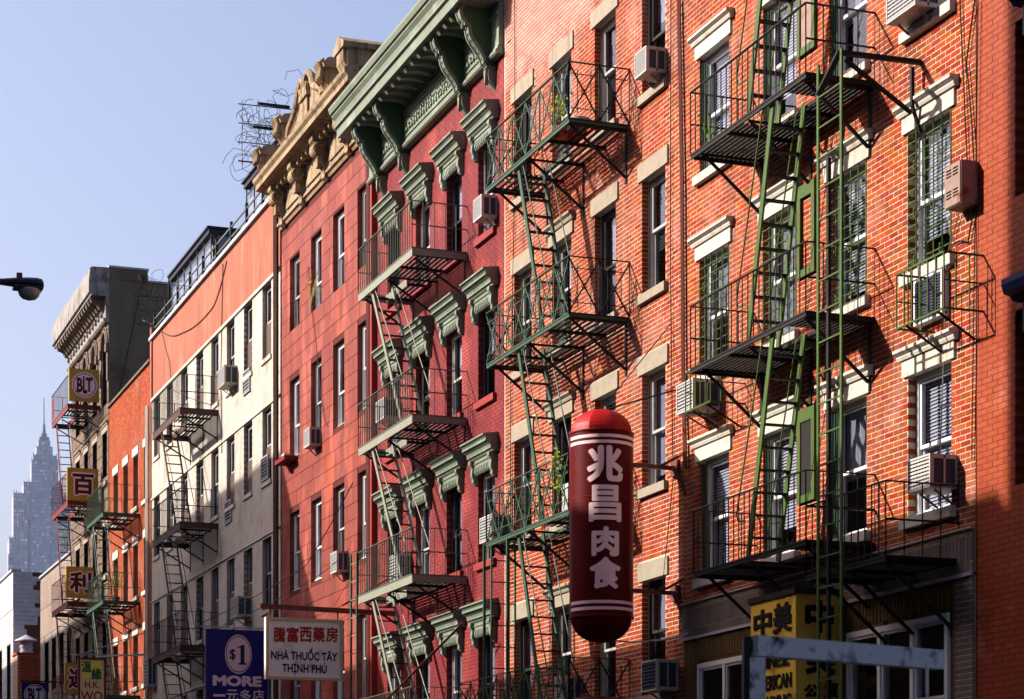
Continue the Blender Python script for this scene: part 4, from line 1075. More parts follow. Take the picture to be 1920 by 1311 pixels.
# ------------------------------------------------------------------ right edge house
EX = (-21.41, -11.0)
house_e = house("painted_brick_house", "plain salmon orange painted brick house at the right edge, mostly in shade", *EX, 15.5)
he = [(X(1903)+i*2.4, X(1903)+i*2.4+1.1, z, z+1.9) for i in range(3) for z in (5.75, 8.9, 12)]
m = MB(); wall_grid(m, *EX, 0, 15.5, he, y=.006, grow=.004); m.build("wall", "joint_painted_orange", house_e, fix=False)
pieces(house_e, "brick", "brick_painted_orange", courses(EX[0]+.02, EX[1], .02, 15.4, he), proud=.003, y=.006, jit=.0012, maxn=300, pick=lambda p: p[0] < -19.2 and 4.6 < p[2] < 11.3)
for a, b, c, d in he: window(house_e, a, c, b-a, d-c, dict(frame="frame_dark", blind=("curtain_grey", .8), yf=.13))
interior(house_e, *EX, 0, 15, [4, 8, 11])
hx = X(1877, -.25)
for i, z in enumerate((7.72, 10.9)):
    m = MB(); m.prism([(0.002, z), (-.10, z), (-.14, z+.05), (-.22, z+.07), (-.25, z+.16), (-.25, z+.22), (0.002, z+.30)], hx, hx+1.75)
    m.box(hx+.12, hx+1.63, -.06, .002, z-.35, z-.001); m.build("window_hood", "sign_navy_ink", house_e)

# ------------------------------------------------------------------ far skyscraper
T0 = CAM + fv*1500 + rv*(1500*(65-960)/FPX); u_ = 1500/FPX
def tz(py): return 1.6 + (HOR-py)*u_
tower = thing("skyscraper", "distant stepped stone skyscraper tinted haze blue with a needle spire", "skyscraper", (T0.x, T0.y, 0))
rt_ = Matrix.Rotation(math.atan2(rv.y, rv.x), 3, 'Z')
def tbox(mb, pa, pb, ya, yb, d0, d1):
    # block between photo columns pa..pb and rows yb..ya, depth d0..d1 metres behind the tower front
    P = []
    for z in (tz(ya), tz(yb)):
        for q, d in ((pa, d0), (pb, d0), (pb, d1), (pa, d1)):
            v = T0 + rt_ @ Matrix.Rotation(R_(16), 3, 'Z') @ Vector(((q-62)*u_, d*.6, 0)); P.append((v.x, v.y, z))
    mb.quadbox(P)
tiers = [(16, 130, 1631, 1010, 0, 45), (14, 22, 1631, 1045, -2, 20), (24, 128, 1010, 925, 3, 42), (42, 112, 1631, 905, -4, 40), (36, 48, 1631, 975, -6, 30), (55, 88, 1631, 935, -7, 30),
         (57, 105, 905, 862, 2, 34), (60, 103, 862, 852, 3, 33), (66, 96, 852, 834, 7, 28), (70, 92, 834, 822, 9, 26)]
m = MB()
for q in tiers: tbox(m, *q)
# vertical piers stepping above each setback
rnd = random.Random(4)
for (pa, pb, ya, yb, d0, d1) in tiers[:8]:
    n = max(2, int((pb-pa)/4.6))
    for i in range(n+1):
        c = pa + (pb-pa)*i/n; tbox(m, c-.75, c+.75, min(ya, 1400), yb-rnd.choice((0, 2, 4, 5)), d0-.7, d0+.3)
m.build("shaft", "tower_stone_hazed", tower)
m = MB(); tbox(m, 72, 90, 822, 815, 10, 24); tbox(m, 76, 86, 815, 808, 12, 22); m.build("lantern", "tower_roof", tower)
c = T0 + rt_ @ Matrix.Rotation(R_(16), 3, 'Z') @ Vector(((81-62)*u_, 17*.6, 0)); m = MB(); m.lathe((c.x, c.y, 0), [(1.6, tz(812)), (1.1, tz(800)), (.9, tz(790)), (.5, tz(786)), (.38, tz(760)), (.25, tz(738))], 8); m.build("spire", "tower_roof", tower)
for mm, kk in (("tower_glass", 0), ("tower_glass_light", 1)):
    m = MB(); rnd = random.Random(8)
    for (pa, pb, ya, yb, d0, d1) in tiers:
        n = max(2, int((pb-pa)/4.6)); y = yb+3
        if pb-pa < 12: n = max(1, n-1)
        while y < min(ya, 1420):
            for i in range(n):
                if (rnd.random() < .10) == bool(kk): c0 = pa+(pb-pa)*i/n; c1 = pa+(pb-pa)*(i+1)/n; tbox(m, c0+1.0, c1-1.0, y+4.6, y, d0-.12, d0+.05)
            y += 7.0
    o = m.build("window_panes", mm, tower); o["kind"] = "stuff"

# ------------------------------------------------------------------ houses across the street: they throw the shade
OP = "houses on the near side of the street"
def opposite(label, x0, x1, z1, depth, mt):
    t = thing("street_house", label, "building", (x0, -17, 0), OP)
    m = MB(); m.box(x0, x1, -17.0, -17.0-depth, 0, z1); m.build("wall", mt, t)
    m = MB(); m.box(x0, x1, -16.999, -16.90, z1-.5, z1-.02); m.build("cornice", "stone_lintel", t)
    n = max(1, int((x1-x0)/2.0)); z = 4.0; me = None; k = 0
    while z < z1-2.4 and k < 24:
        for i in range(min(n, 6)):
            c = x0+(x1-x0)*(i+.5)/min(n, 6)
            if me is None:
                q = MB(); q.box(-.5, .5, 0, .05, 0, 1.8); me = q.mesh("window", "glass_dim"); me.materials[0] = MATS["frame_black"]
            o = bpy.data.objects.new("window", me); COL.objects.link(o); o.parent = t; o.location = (c-x0, 0, z); k += 1
        z += 3.1
    return t
opposite("tall brick house opposite the panelled building, seen only by its shade", -140, -85.2, 21.5, 14, "opposite_brick")
opposite("low shed opposite the orange brick house", -85.19, -77.8, 10.0, 10, "opposite_tan")
opposite("wide brick house opposite the white house", -77.79, -61.06, 22.4, 7.7, "opposite_brick")
opposite("tan house opposite the red stone house", -61.05, -52.7, 16.5, 12, "opposite_tan")
opposite("low house opposite the crimson house", -52.69, -45.3, 12.2, 10, "opposite_brick")
opposite("tan house opposite the capsule sign", -45.29, -37.4, 15.55, 12, "opposite_tan")
opposite("brick house opposite the barred windows", -37.39, -29.1, 16.27, 12, "opposite_brick")
opposite("tall brick house standing left of the camera", -28.95, -15.5, 31.0, 14, "opposite_brick")
opposite("single storey shop added beside the camera to let the sun through", -15.4, -11.0, 5.0, 14, "opposite_tan")  # unseen shop, kept low so the sun reaches the white bar
opposite("narrow brick house added right of the camera, height set by the sky light", -10.9, -6.0, 17.0, 14, "opposite_brick")
opposite("broad tan house added behind the camera to hold back sky light", -5.9, 26.0, 21.0, 14, "opposite_tan")  # unseen houses past the camera, added to lower the sky fill
opposite("last brick house added far behind the camera to hold back sky light", 26.1, 60.0, 13.0, 14, "opposite_brick")
opposite("brick house on the near side, far down the street", -200, -140.1, 18.0, 14, "opposite_brick")
for x0, x1, zt, lab in ((-160, -110, 24.0, "far block added in a second row behind the near side houses to cut sky light"), (-109.9, -70, 24.0, "long block added in the second row opposite the white house to cut sky light"), (-69.9, -34.5, 24.0, "block added in the second row opposite the crimson house to cut sky light"), (-34.4, 10, 40.0, "tallest block added in the second row, behind the camera, to cut sky light")):  # invented second row, out of view, there to cut sky light
    t = thing("sky_blocker", lab, "building", (x0, -33, 0), OP); m = MB(); m.box(x0, x1, -46, -32.5, 0, zt); m.build("wall", "opposite_brick", t)
    m = MB(); m.box(x0, x1, -32.499, -32.2, zt-.6, zt-.05); m.build("cornice", "stone_lintel", t)
for x0, x1, zt, lab in ((-10.99, 12.0, 14.0, "tan house added beyond the orange painted house to hold back sky light"), (12.1, 40, 13.0, "brick house added across the road behind the camera to hold back sky light")):  # unseen houses added to close the street against the sky
    t = thing("street_house", lab, "building", (x0, 0, 0), OP); m = MB(); m.box(x0, x1, 0.0, 14, 0, zt); m.build("wall", "opposite_tan" if x0 < 0 else "opposite_brick", t)
    m = MB(); m.box(x0, x1, -.4, -.001, zt-.5, zt-.05); m.build("cornice", "stone_lintel", t); me = None
    for k in range(24):
        if me is None: q = MB(); q.box(-.5, .5, -.04, -.002, 0, 1.8); me = q.mesh("window", "frame_black")
        o = bpy.data.objects.new("window", me); COL.objects.link(o); o.parent = t; o.location = (1.5+(k % 6)*(x1-x0-3)/5, 0, 4+3.2*(k//6))

# ================================================================== fire escapes
gb = ("iron_slat", "iron_black", "iron_green_bright", "iron_slat")  # frame and rails near black: their backlit darkness is put into the colour
FR = fire_escape("fire_escape", "bright green fire escape with plain bars on the right brick house", .94,
    [(14.01, -26.95, -23.67, (-25.5, -24.6, .52)), (11.14, -26.95, -23.67, (-25.5, -24.3, .52)), (8.28, -26.95, -23.67, (-25.5, -24.3, .52)), (5.54, -26.85, -23.67, (-25.5, -24.3, .52)), (5.10, -23.66, -21.77, None)],
    [(14.01, 11.14, -24.66, -25.37), (11.14, 8.28, -24.66, -25.37), (8.28, 5.54, -24.66, -25.37)], gb, .85, ch=.045, pitch=.155, bar=.012, slatn=13)
lr = ladder("drop_ladder", "tall bright green upright ladder rising in front of the right brick house fire escape", -23.15, -1.05, -1.05, 2.9, 11.05, "iron_green_bright", "iron_green_bright", 'x', .56, th=.045)
m = MB(); m.bar((-22.59, -1.05, 11.0), (-22.59, -.01, 11.02), .06, .05); m.bar((-22.59, -.12, 10.95), (-22.59, -.12, 10.5), .04); m.bar((-22.59, -1.0, 10.93), (-22.59, -.14, 10.42), .04)
m.bar((-23.15, -1.05, 10.7), (-22.62, -1.05, 11.03), .07, .03); m.bar((-22.59, -.12, 10.5), (-22.59, -.01, 10.2), .035); m.build("gooseneck", "iron_slat", lr)
m = MB(); m.bar((-22.95, -1.02, 3.2), (-22.95, -1.02, 9.9), .05, .04); m.build("guide_bar", "iron_slat", lr)
gt = ("iron_green_teal", "iron_green_teal", "iron_green_teal", "iron_slat")
FM = fire_escape("fire_escape", "teal green fire escape with X-patterned rails on the middle brick house", 1.0,
    [(z, -34.94, -31.2, (-33.9, -32.7, .55)) for z in (12.99, 10.04, 7.05)] + [(3.95, -36.4, -31.2, (-33.9, -32.7, .55))],
    [(12.99, 10.04, -33.59, -32.46), (10.04, 7.05, -33.59, -32.46), (7.05, 3.95, -33.59, -32.46)], gt, .87, "cross", ch=.05, slatn=9, rp="iron_slat")  # end rails near black: shade of that side put into the colour
lm = ladder("drop_ladder", "dark green drop ladder hanging at the left end of the X-patterned fire escape", -34.75, -.98, -.56, 2.6, 7.0, "iron_green_dark", "iron_slat")
m = MB(); m.bar((-35.05, -1.0, 2.6), (-35.05, -1.0, 7.05), .04); m.bar((-33.95, -.98, 2.6), (-33.95, -.98, 7.05), .05); m.build("guide_bar", "iron_green_dark", lm)
gs = ("iron_sage", "iron_sage_bar", "iron_sage", "iron_slat")
FG = fire_escape("fire_escape", "pale sage fire escape with wide channel beams on the crimson hooded house", 1.07,
    [(z, -42.36, -38.83, (-42.33, -40.9, .55)) for z in (13.04, 9.97, 7.03, 4.1)],
    [(13.04, 9.97, -41.70, -39.66), (9.97, 7.03, -41.70, -39.66), (7.03, 4.1, -41.70, -39.66)], gs, .87, ch=.15, pitch=.145, bar=.014)
lg = ladder("drop_ladder", "narrow green ladder frame rising beside the lowest sage balcony", -42.95, -1.05, -1.05, 2.5, 7.95, "iron_green_teal", "iron_sage", 'x', .42, th=.06)
gw = ("iron_brown", "iron_black", "iron_brown", "iron_slat")
FW = fire_escape("fire_escape", "dark brown fire escape on the left half of the white brick house", 1.07,
    [(z, -63.6, -59.7, (-63.5, -61.6, .55)) for z in (14.18, 11.07, 7.72, 4.5)],
    [(14.18, 11.07, -62.7, -60.56), (11.07, 7.72, -62.7, -60.56), (7.72, 4.5, -62.7, -60.56)], gw, .93, ch=.18, pitch=.16)
go = ("iron_green_dark", "iron_green_teal", "iron_green_teal", "iron_slat")
FO = fire_escape("fire_escape", "small dark green fire escape on the orange brick house", 1.2,
    [(z, -74.3, -71.15, (-74.2, -72.6, .55)) for z in (13.06, 10.23, 7.2, 4.2)],
    [(13.06, 10.23, -73.6, -72.2), (10.23, 7.2, -73.6, -72.2), (7.2, 4.2, -73.6, -72.2)], go, .93, ch=.10, pitch=.15)
gm = ("iron_maroon", "iron_maroon", "iron_maroon", "iron_slat")
FT = fire_escape("fire_escape", "maroon red fire escape on the brown stone house holding the square ochre signs", 1.17,
    [(z, -82.25, -78.55, (-82.1, -80.5, .55)) for z in (18.0, 14.6, 11.05, 7.6)],
    [(18.0, 14.6, -81.7, -80.2), (14.6, 11.05, -81.7, -80.2), (11.05, 7.6, -81.7, -80.2)], gm, 1.0, ch=.18, pitch=.26, bar=.016)

# ================================================================== air conditioners
ac(-22.83, 11.50, "grey air conditioner in the top right window of the barred house, cut by the frame", w=.66, h=.40, d=.33)
ac(X(1701, -.36), 5.92, "white air conditioner with dark blue louvres above the lowest green balcony", w=.50, h=.38, d=.36, grille="ac_case", inner="ac_dark")
ac(-28.55, 8.02, "caged pinkish air conditioner under the barred window at the left of the right house", w=.55, h=.42, d=.42, case="ac_case")
ac(X(1710, -.12), 7.93, "dark glass faced air conditioner in a green cage under the rightmost barred window", w=.62, h=.52, d=.10, case="frame_white", grille="ac_dark", lou=14)
ac(X(1190, -.33), 13.34, "grey air conditioner on the topmost right sill of the middle brick house", w=.42, h=.37, d=.33, grille="ac_grille", lou=16)
ac(X(887, -.3), 13.24, "white air conditioner with square grid front under the highest right hood of the crimson house", w=.45, h=.40, d=.30)
ac(X(894, -.4), Z(900, 1036), "white air conditioner low on the crimson house behind the teal balcony", w=.62, h=.45, d=.35)
ac(X(569, -.28), Z(575, 838, -.28), "white air conditioner in a window of the salmon stone house, second column of windows", w=.52, h=.42, d=.28)
ac(X(619, -.28), Z(622, 1076, -.28), "white air conditioner above the pharmacy sign on the salmon stone house", w=.52, h=.46, d=.28)
ac(X(700, -.4), Z(705, 815), "pale air conditioner behind the second sage balcony of the crimson house", w=.6, h=.42, d=.35)
ac(X(720, -.4), Z(728, 1096, -.3), "pale air conditioner behind the lowest visible sage balcony of the crimson house", w=.6, h=.55, d=.3)
ac(X(408, -.36), Z(412, 727, -.36), "beige box air conditioner in the top row of the white brick house", w=.8, h=.50, d=.36, case="ac_beige")
ac(X(432, -.4), Z(438, 1158, -.4), "grey blue air conditioner in the shaded part of the white brick house", w=.75, h=.52, d=.40)
ac(X(1208, -.3), Z(1213, 1298, -.3), "pale air conditioner at the bottom right of the middle brick house", w=.55, h=.45, d=.35, grille="ac_dark")
ac(X(1037, -.3), Z(1040, 1322, -.3), "pale air conditioner low behind the drop ladder of the middle brick house", w=.55, h=.45, d=.3)
ac(X(269, -.3), Z(271, 1288, -.3), "small white air conditioner at the bottom right of the orange brick house", w=.6, h=.9, d=.3)
for a, b, c, lab in ((458, 706, 742, "topmost small dark vent below a window of the white house"), (424, 955, 985, "middle small dark vent under the shaded windows of the white house"), (492, 865, 905, "small dark vent by the pipe at the right end of the white house")):
    x0 = X(a); z1 = Z(a, b); z0 = Z(a+6, c-4)
    t = thing("wall_vent", lab, "vent", (x0, 0, z0), "wall vents of the white house")
    m = MB(); m.box(x0, x0+.75, -.05, .0, z0, z0+.04); m.box(x0, x0+.75, -.05, .0, z0+.56, z0+.6); m.box(x0, x0+.04, -.05, 0, z0+.04, z0+.56); m.box(x0+.71, x0+.75, -.05, 0, z0+.04, z0+.56); m.build("frame", "ac_grille", t)
    m = MB(); m.box(x0+.04, x0+.71, -.02, -.008, z0+.04, z0+.56); m.build("back", "ac_dark", t)
    m = MB()
    for i in range(6): m.box(x0+.04, x0+.71, -.045, -.022, z0+.07+i*.085, z0+.09+i*.085)
    m.build("louvre", "ac_grille", t)

def cage(label, x0, x1, z0, z1, d, drop=.28):
    t = thing("iron_cage", label, "cage", (x0, 0, z0), "window cages"); y = -d; tk = .014
    m = MB()
    for z in (z0, z1): m.bar((x0, y, z), (x1, y, z), tk*1.5); m.bar((x0, y, z), (x0, 0, z), tk*1.5); m.bar((x1, y, z), (x1, 0, z), tk*1.5)
    m.build("hoop", "iron_green_bright", t)
    m = MB(); n = max(3, round((x1-x0)/.16))
    for i in range(n+1): q = x0+(x1-x0)*i/n; m.bar((q, y, z0), (q, y, z1), tk)
    for q in (x0, x1):
        for f in (.35, .7): m.bar((q, y*f, z0), (q, y*f, z1), tk)
        m.bar((q, y, (z0+z1)/2), (q, 0, (z0+z1)/2), tk)
    m.build("bar", "iron_green_bright", t)
    m = MB()
    for q in (x0+.2, x1-.15): m.bar((q, y, z0), (q, -.01, z0-drop), tk*1.6)
    m.build("brace", "iron_slat", t)
cage("green iron cage round the dark unit under the rightmost barred window", X(1681, -.5), X(1770, -.5), 7.80, 8.42, .5)
cage("green iron cage round the pinkish unit at the left of the right house", X(1288, -.5), X(1335, -.5), 7.95, 8.5, .52)

# junction box with its wires
x0 = X(1772, -.22)
t = thing("junction_box", "rusty grey louvred metal box beside the rightmost barred window", "electrical box", (x0, -.22, 9.05))
m = MB(); m.box(x0, x0+.34, -.22, -.012, 9.02, 9.50); m.build("housing", "metal_rust", t)
m = MB(); m.box(x0+.01, x0+.33, -.232, -.221, 9.03, 9.49); m.build("door", "metal_rust", t)
m = MB()
for zz in (9.12, 9.155, 9.19, 9.36, 9.395, 9.43):
    for q in (.05, .19): m.prism([(-.233, zz), (-.244, zz+.004), (-.233, zz+.016)], x0+q, x0+q+.10)
m.build("vent_slot", "slot_black", t)

# ================================================================== red capsule sign
sx, sy, sr = -29.46, -1.19, .460; z0, z1 = 5.22, 7.86
cap = thing("capsule_sign", "big red capsule shaped sign with four pink white characters hanging before the brick houses", "sign", (sx, sy, z0))
rib = lambda a, z: 1 - .045*abs(math.sin(4*a))*(1 if z > z1 or z < z0 else 0)
m = MB(); m.lathe((sx, sy, 0), [(sr, z0), (sr, (z0+z1)/2), (sr, z1)], 64); m.build("drum", "sign_red", cap, smooth=False)
D = [(sr*math.cos(q*math.pi/2/9)+.003, z1+.002+.36*math.sin(q*math.pi/2/9)) for q in range(9)] + [(.02, z1+.363)]
m = MB(); m.lathe((sx, sy, 0), D, 64, rib); m.build("dome", "sign_red_lit", cap)
D = [(.02, z0-.355)] + [(sr*math.cos(q*math.pi/2/9)+.003, z0-.002-.35*math.sin(q*math.pi/2/9)) for q in range(8, -1, -1)]
m = MB(); m.lathe((sx, sy, 0), D, 64, rib); m.build("bowl", "sign_red", cap)
m = MB()
for z in (z0-.012, z1-.012): m.lathe((sx, sy, 0), [(sr+.002, z), (sr+.014, z+.004), (sr+.014, z+.02), (sr+.002, z+.024)], 64)
m.lathe((sx, sy, 0), [(sr+.001, z1-.95), (sr+.004, z1-.948), (sr+.004, z1-.942), (sr+.001, z1-.94)], 64); m.lathe((sx, sy, 0), [(sr+.001, z0+.72), (sr+.004, z0+.722), (sr+.004, z0+.728), (sr+.001, z0+.73)], 64)
m.build("rim", "sign_red_trim", cap)
a0 = R_(-15)
m = MB(); 
for z in (z1-.20, z1-.115, z0+.075, z0+.165):
    n = 40; b = len(m.v)
    for i in range(n+1):
        a = a0+R_(-78)+R_(156)*i/n; m.v += [(sx+(sr+.003)*math.cos(a), sy+(sr+.003)*math.sin(a), z), (sx+(sr+.003)*math.cos(a), sy+(sr+.003)*math.sin(a), z+.045)]
    for i in range(n): m.f.append((b+2*i, b+2*i+2, b+2*i+3, b+2*i+1)); m.mi.append(0)
m.build("stripe", "sign_letter", cap, fix=False)
def wrap(zc): return lambda u, v, lay: (sx+(sr+.004+lay)*math.cos(a0+float(u)/sr), sy+(sr+.004+lay)*math.sin(a0+float(u)/sr), zc+float(v))
for chh, ya, yb, wd in (("兆", 847, 915, .54), ("昌", 920, 988, .48), ("肉", 997, 1052, .40), ("食", 1053, 1112, .46)):
    za, zb = Z(1127, ya, sy), Z(1127, yb, sy); D_ = 31.9; za, zb = 1.6+(HOR-ya)*D_/FPX, 1.6+(HOR-yb)*D_/FPX
    text(cap, "character", chh, "sign_letter", None, (0, 1, 0), (0, 0, 1), w=wd, h=za-zb, off=.026 if chh == "昌" else .042, ext=.003, warp=wrap((za+zb)/2))
for z in (7.46, 5.64):
    m = MB(); m.bar((sx, sy+sr-.02, z), (sx, -.03, z-.01), .05, .06); m.box(sx-.12, sx+.12, -.05, -.009, z-.12, z+.10)
    m.bar((sx+.08, -.10, z), (sx+.30, -.0, z-.42), .045); m.bar((sx, -.28, z+.0), (sx+.28, -.01, z+.16), .03); m.build("bracket", "lamp_rust", cap)
wire("thin steel stay from the capsule sign up to the brick wall", [(sx, sy, z1+.36), (sx-.2, -.01, 9.6)], .008, cat="stay wire", name="stay_wire")
wire("long thin steel rod from capsule sign to the brick below the right house window", [(sx, sy, z1+.35), (-28.95, -.02, 8.55)], .012, cat="stay wire", name="stay_wire")
wire("loose pale cable hanging beneath the capsule sign", [(sx-1.2, -.6, 5.6), (sx-.3, -.9, 4.95), (sx+.3, -.5, 4.9), (sx+.5, -.05, 5.0)], .012, "sign_letter", .03)
t = thing("awning", "rounded red awning top at the bottom edge under the capsule sign", "awning", (-29.5, -1.2, 3.6))
m = MB(); m.lathe((-29.5, -1.2, 3.3), [(.55, 0), (.55, .55), (.50, .68), (.36, .77), (.02, .8)], 28); m.build("cover", "sign_red", t); m = MB(); m.bar((-29.5, -.7, 3.5), (-29.5, -.02, 3.5), .05); m.build("arm", "iron_black", t)

# ================================================================== gold corner sign
gx1, gx0, gy = X(1492, -.65), X(1408, -.65), -.65; zt = 5.02
G = thing("box_sign", "gold boxy corner sign with raised black Chinese characters behind the grimy white bar", "sign", (gx0, gy, 2.4))
m = MB(); m.box(gx0, gx1, gy, -.03, 2.0, zt); m.build("box", "sign_gold", G)
m = MB(); m.box(gx0-.03, gx1+.03, gy-.03, -.02, zt+.001, zt+.07); m.build("cap", "frame_dark", G)
def gt_(s, px, py, w_, h_, side, nm="character", off=.03, ext=.014):
    if side == 'f': c = (X(px, gy), gy-.002, Z(px, py, gy)); r = (1, 0, 0)
    else:
        # point on the right-hand face X = gx1 that projects to column px
        tt = (px-960)/FPX; q = (-cs*gx1*tt - sn*gx1)/(cs - tt*sn); c = (gx1+.002, q-13.4, 1.6+(HOR-py)*(-cs*gx1+sn*q)/FPX); r = (0, 1, 0)
    text(G, nm, s, "sign_black_ink", c, r, (0, 0, 1), w=w_, h=h_, off=off, ext=ext)
gt_("中", 1431, 1168, .50, .34, 'f'); gt_("美", 1468, 1158, .50, .38, 'f')
gt_("CHINESE", 1447, 1241, .98, .17, 'f', "lettering", .02); gt_("AMERICAN", 1450, 1280, 1.02, .19, 'f', "lettering", .02); gt_("TRADING", 1450, 1318, 1.0, .18, 'f', "lettering", .02)
gt_("中", 1536, 1156, .40, .42, 'r', off=.05); gt_("美", 1538, 1232, .42, .44, 'r', off=.045); gt_("公", 1522, 1296, .22, .17, 'r', off=.04); gt_("貿", 1558, 1294, .20, .19, 'r', off=.03)

# ================================================================== hanging signs
def hang_sign(name, label, x, pa, pb, ya, yb, border, face, th=.12, wood=None):
    q = lambda px: ((-cs*x*(px-960)/FPX - sn*x)/(cs - (px-960)/FPX*sn)) - 13.4
    y0, y1 = q(pa), q(pb); D_ = -cs*x + sn*((y0+y1)/2+13.4); z1_, z0_ = 1.6+(HOR-ya)*D_/FPX, 1.6+(HOR-yb)*D_/FPX
    t = thing(name, label, "sign", (x, y0, z0_))
    m = MB(); m.box(x-th, x, y0, y1, z0_, z1_); m.build("panel", face, t)
    if border:
        m = MB(); e = .055
        for a_, b_, c_, d_ in ((y0, y1, z1_-e, z1_), (y0, y1, z0_, z0_+e), (y0, y0+e, z0_+e, z1_-e), (y1-e, y1, z0_+e, z1_-e)): m.box(x+.001, x+.03, a_, b_, c_, d_)
        m.build("frame", border, t)
    at = lambda px, py: (x+.002, q(px), 1.6+(HOR-py)*(-cs*x+sn*(q(px)+13.4))/FPX)
    sc = D_/FPX/cs
    return t, at, sc, (y0, y1, z0_, z1_)
t, at, sc, (ya, yb, za, zb) = hang_sign("pharmacy_sign", "cream pharmacy sign with red Chinese and dark Vietnamese lettering in a wooden frame", -43.35, 498, 643, 1160, 1275, "sign_wood", "sign_cream")
for i, chh in enumerate("騰富西藥房"):
    text(t, "character", chh, "sign_red_ink", at(524+i*24.6, 1190), (0, 1, 0), (0, 0, 1), w=22*sc, h=27*sc, off=.028, ext=.004)
text(t, "lettering", "NHÀ THUỐC TÂY", "sign_navy_ink", at(570.5, 1226), (0, 1, 0), (0, 0, 1), w=120*sc, h=23*sc, off=.03, ext=.003)
text(t, "lettering", "THỊNH PHÚ", "sign_navy_ink", at(571, 1254), (0, 1, 0), (0, 0, 1), w=81*sc, h=23*sc, off=.03, ext=.003)
m = MB(); m.bar((-43.40, ya-.1, zb+.22), (-43.40, .0, zb+.18), .06, .10); m.bar((-43.40, ya+.1, zb+.2), (-43.40, ya+.1, zb), .03); m.bar((-43.40, yb-.1, zb+.2), (-43.40, yb-.1, zb), .03); m.bar((-43.40, yb, zb+.3), (-43.40, -.02, zb+.95), .035); m.build("bracket", "lamp_rust", t)
t, at, sc, (ya, yb, za, zb) = hang_sign("discount_store_sign", "deep blue banner sign with a one dollar oval and white MORE lettering", -52.6, 386, 502, 1181, 1345, None, "sign_blue", .10)
m = MB(); c = at(447, 1227); disc(m, c, 24*sc, (0, 1, 0), (0, 0, 1), rz=34.5/24, t=.004); m.build("oval", "sign_pink", t, fix=False)
m = MB(); c2 = (c[0]+.005, c[1], c[2]); disc(m, c2, 22.4*sc, (0, 1, 0), (0, 0, 1), ri=21.2*sc, rz=34.5/24, t=.002); m.build("oval_line", "sign_navy_ink", t, fix=False)
c3 = lambda px, py: (at(px, py)[0]+.006, at(px, py)[1], at(px, py)[2])
text(t, "lettering", "$", "sign_navy_ink", c3(436, 1228), (0, 1, 0), (0, 0, 1), w=11*sc, h=20*sc, off=.02, ext=.003)
c = c3(454, 1228); m = MB(); P = [(-7, -17.5), (8, -17.5), (8, -15.5), (4, -13.5), (4, 17.5), (1, 17.5), (-8, 13.5), (-8, 11.5), (-3, 12.5), (-3, -13.5), (-7, -15.5)]
m.v = [(c[0]+.003, c[1]+a_*sc, c[2]+b_*sc) for a_, b_ in P] + [(c[0], c[1]+a_*sc, c[2]+b_*sc) for a_, b_ in P]; n_ = len(P)
m.f = [tuple(range(n_))] + [(i, i+n_, (i+1) % n_+n_, (i+1) % n_) for i in range(n_)]; m.mi = [0]*(n_+1); m.build("numeral", "sign_navy_ink", t, fix=False)
text(t, "lettering", "MORE", "sign_pink", at(445, 1277), (0, 1, 0), (0, 0, 1), w=88*sc, h=19*sc, off=.055, ext=.003)
for i, chh in enumerate("一元多店"):
    text(t, "character", chh, "sign_pink", at(411+i*24.5, 1304), (0, 1, 0), (0, 0, 1), w=21*sc, h=(4 if i == 0 else 20)*sc, off=.012, ext=.003)
m = MB(); m.bar((-52.65, ya-.15, zb+.05), (-52.65, .0, zb+.05), .035); m.build("rod", "coping_metal", t)
sq = []
for chh, ya_, yb_, pb_, lab in ((None, 692, 752, 186, "square ochre sign with white BLT roundel at the top balcony"), ("百", 878, 939, 184, "square ochre sign with dark character at the second maroon balcony"),
                           ("利", 1063, 1121, 176, "square ochre sign with dark character at the third maroon balcony"), ("達", 1244, 1300, 172, "ochre sign partly behind the yellow restaurant sign at lower left")):
    pa_ = {692: 129.5, 878: 126, 1063: 124, 1244: 122}[ya_]
    t, at, sc, bb = hang_sign("square_sign", lab, -78.35, pa_, pb_, ya_, yb_, None, "sign_ochre", .15); t["group"] = "ochre signs stacked on the maroon fire escape"
    xc, yc = (pa_+pb_)/2+ (1 if chh is None else 0), (ya_+yb_)/2
    if chh is None:
        m = MB(); disc(m, at(xc, yc), 22.5*sc, (0, 1, 0), (0, 0, 1), t=.004); m.build("roundel", "sign_letter", t, fix=False)
        m = MB(); c = at(xc, yc); disc(m, (c[0]+.005, c[1], c[2]), 20.3*sc, (0, 1, 0), (0, 0, 1), ri=18.8*sc, t=.002); m.build("ring", "sign_navy_ink", t, fix=False)
        for s_, dx, w_ in (("B", -9.3, 10.5), ("L", .8, 8), ("T", 8.2, 12)):
            c = at(xc+dx, yc); text(t, "letter", s_, "sign_maroon_ink", (c[0]+.007, c[1], c[2]), (0, 1, 0), (0, 0, 1), w=w_*sc, h=(26 if s_ != "L" else 31)*sc, off=.04, ext=.003)
    else:
        text(t, "character", chh, "sign_letter", at(xc+1, yc), (0, 1, 0), (0, 0, 1), w=43*sc, h=42*sc, off=.085, ext=.003)
        c = at(xc+1, yc); text(t, "character", chh, "sign_maroon_ink", (c[0]+.004, c[1], c[2]), (0, 1, 0), (0, 0, 1), w=38*sc, h=37*sc, off=.035, ext=.003)
t, at, sc, bb = hang_sign("restaurant_sign", "yellow and peach upright sign with green characters and brown H.K. WO lettering", -70.0, 150, 195, 1237, 1340, None, "sign_peach", .15)
m = MB(); a_, b_, c_, d_ = bb; m.box(-69.999, -69.99, a_+.06, b_-.06, at(170, 1272)[2], d_-.05); m.build("upper_panel", "sign_yellow", t)
m = MB(); m.box(-70.16, -69.97, a_-.06, a_, c_, d_+.05); m.box(-70.16, -69.97, b_, b_+.06, c_, d_+.05); m.box(-70.16, -69.97, a_, b_, d_+.001, d_+.06); m.build("frame", "iron_maroon", t)
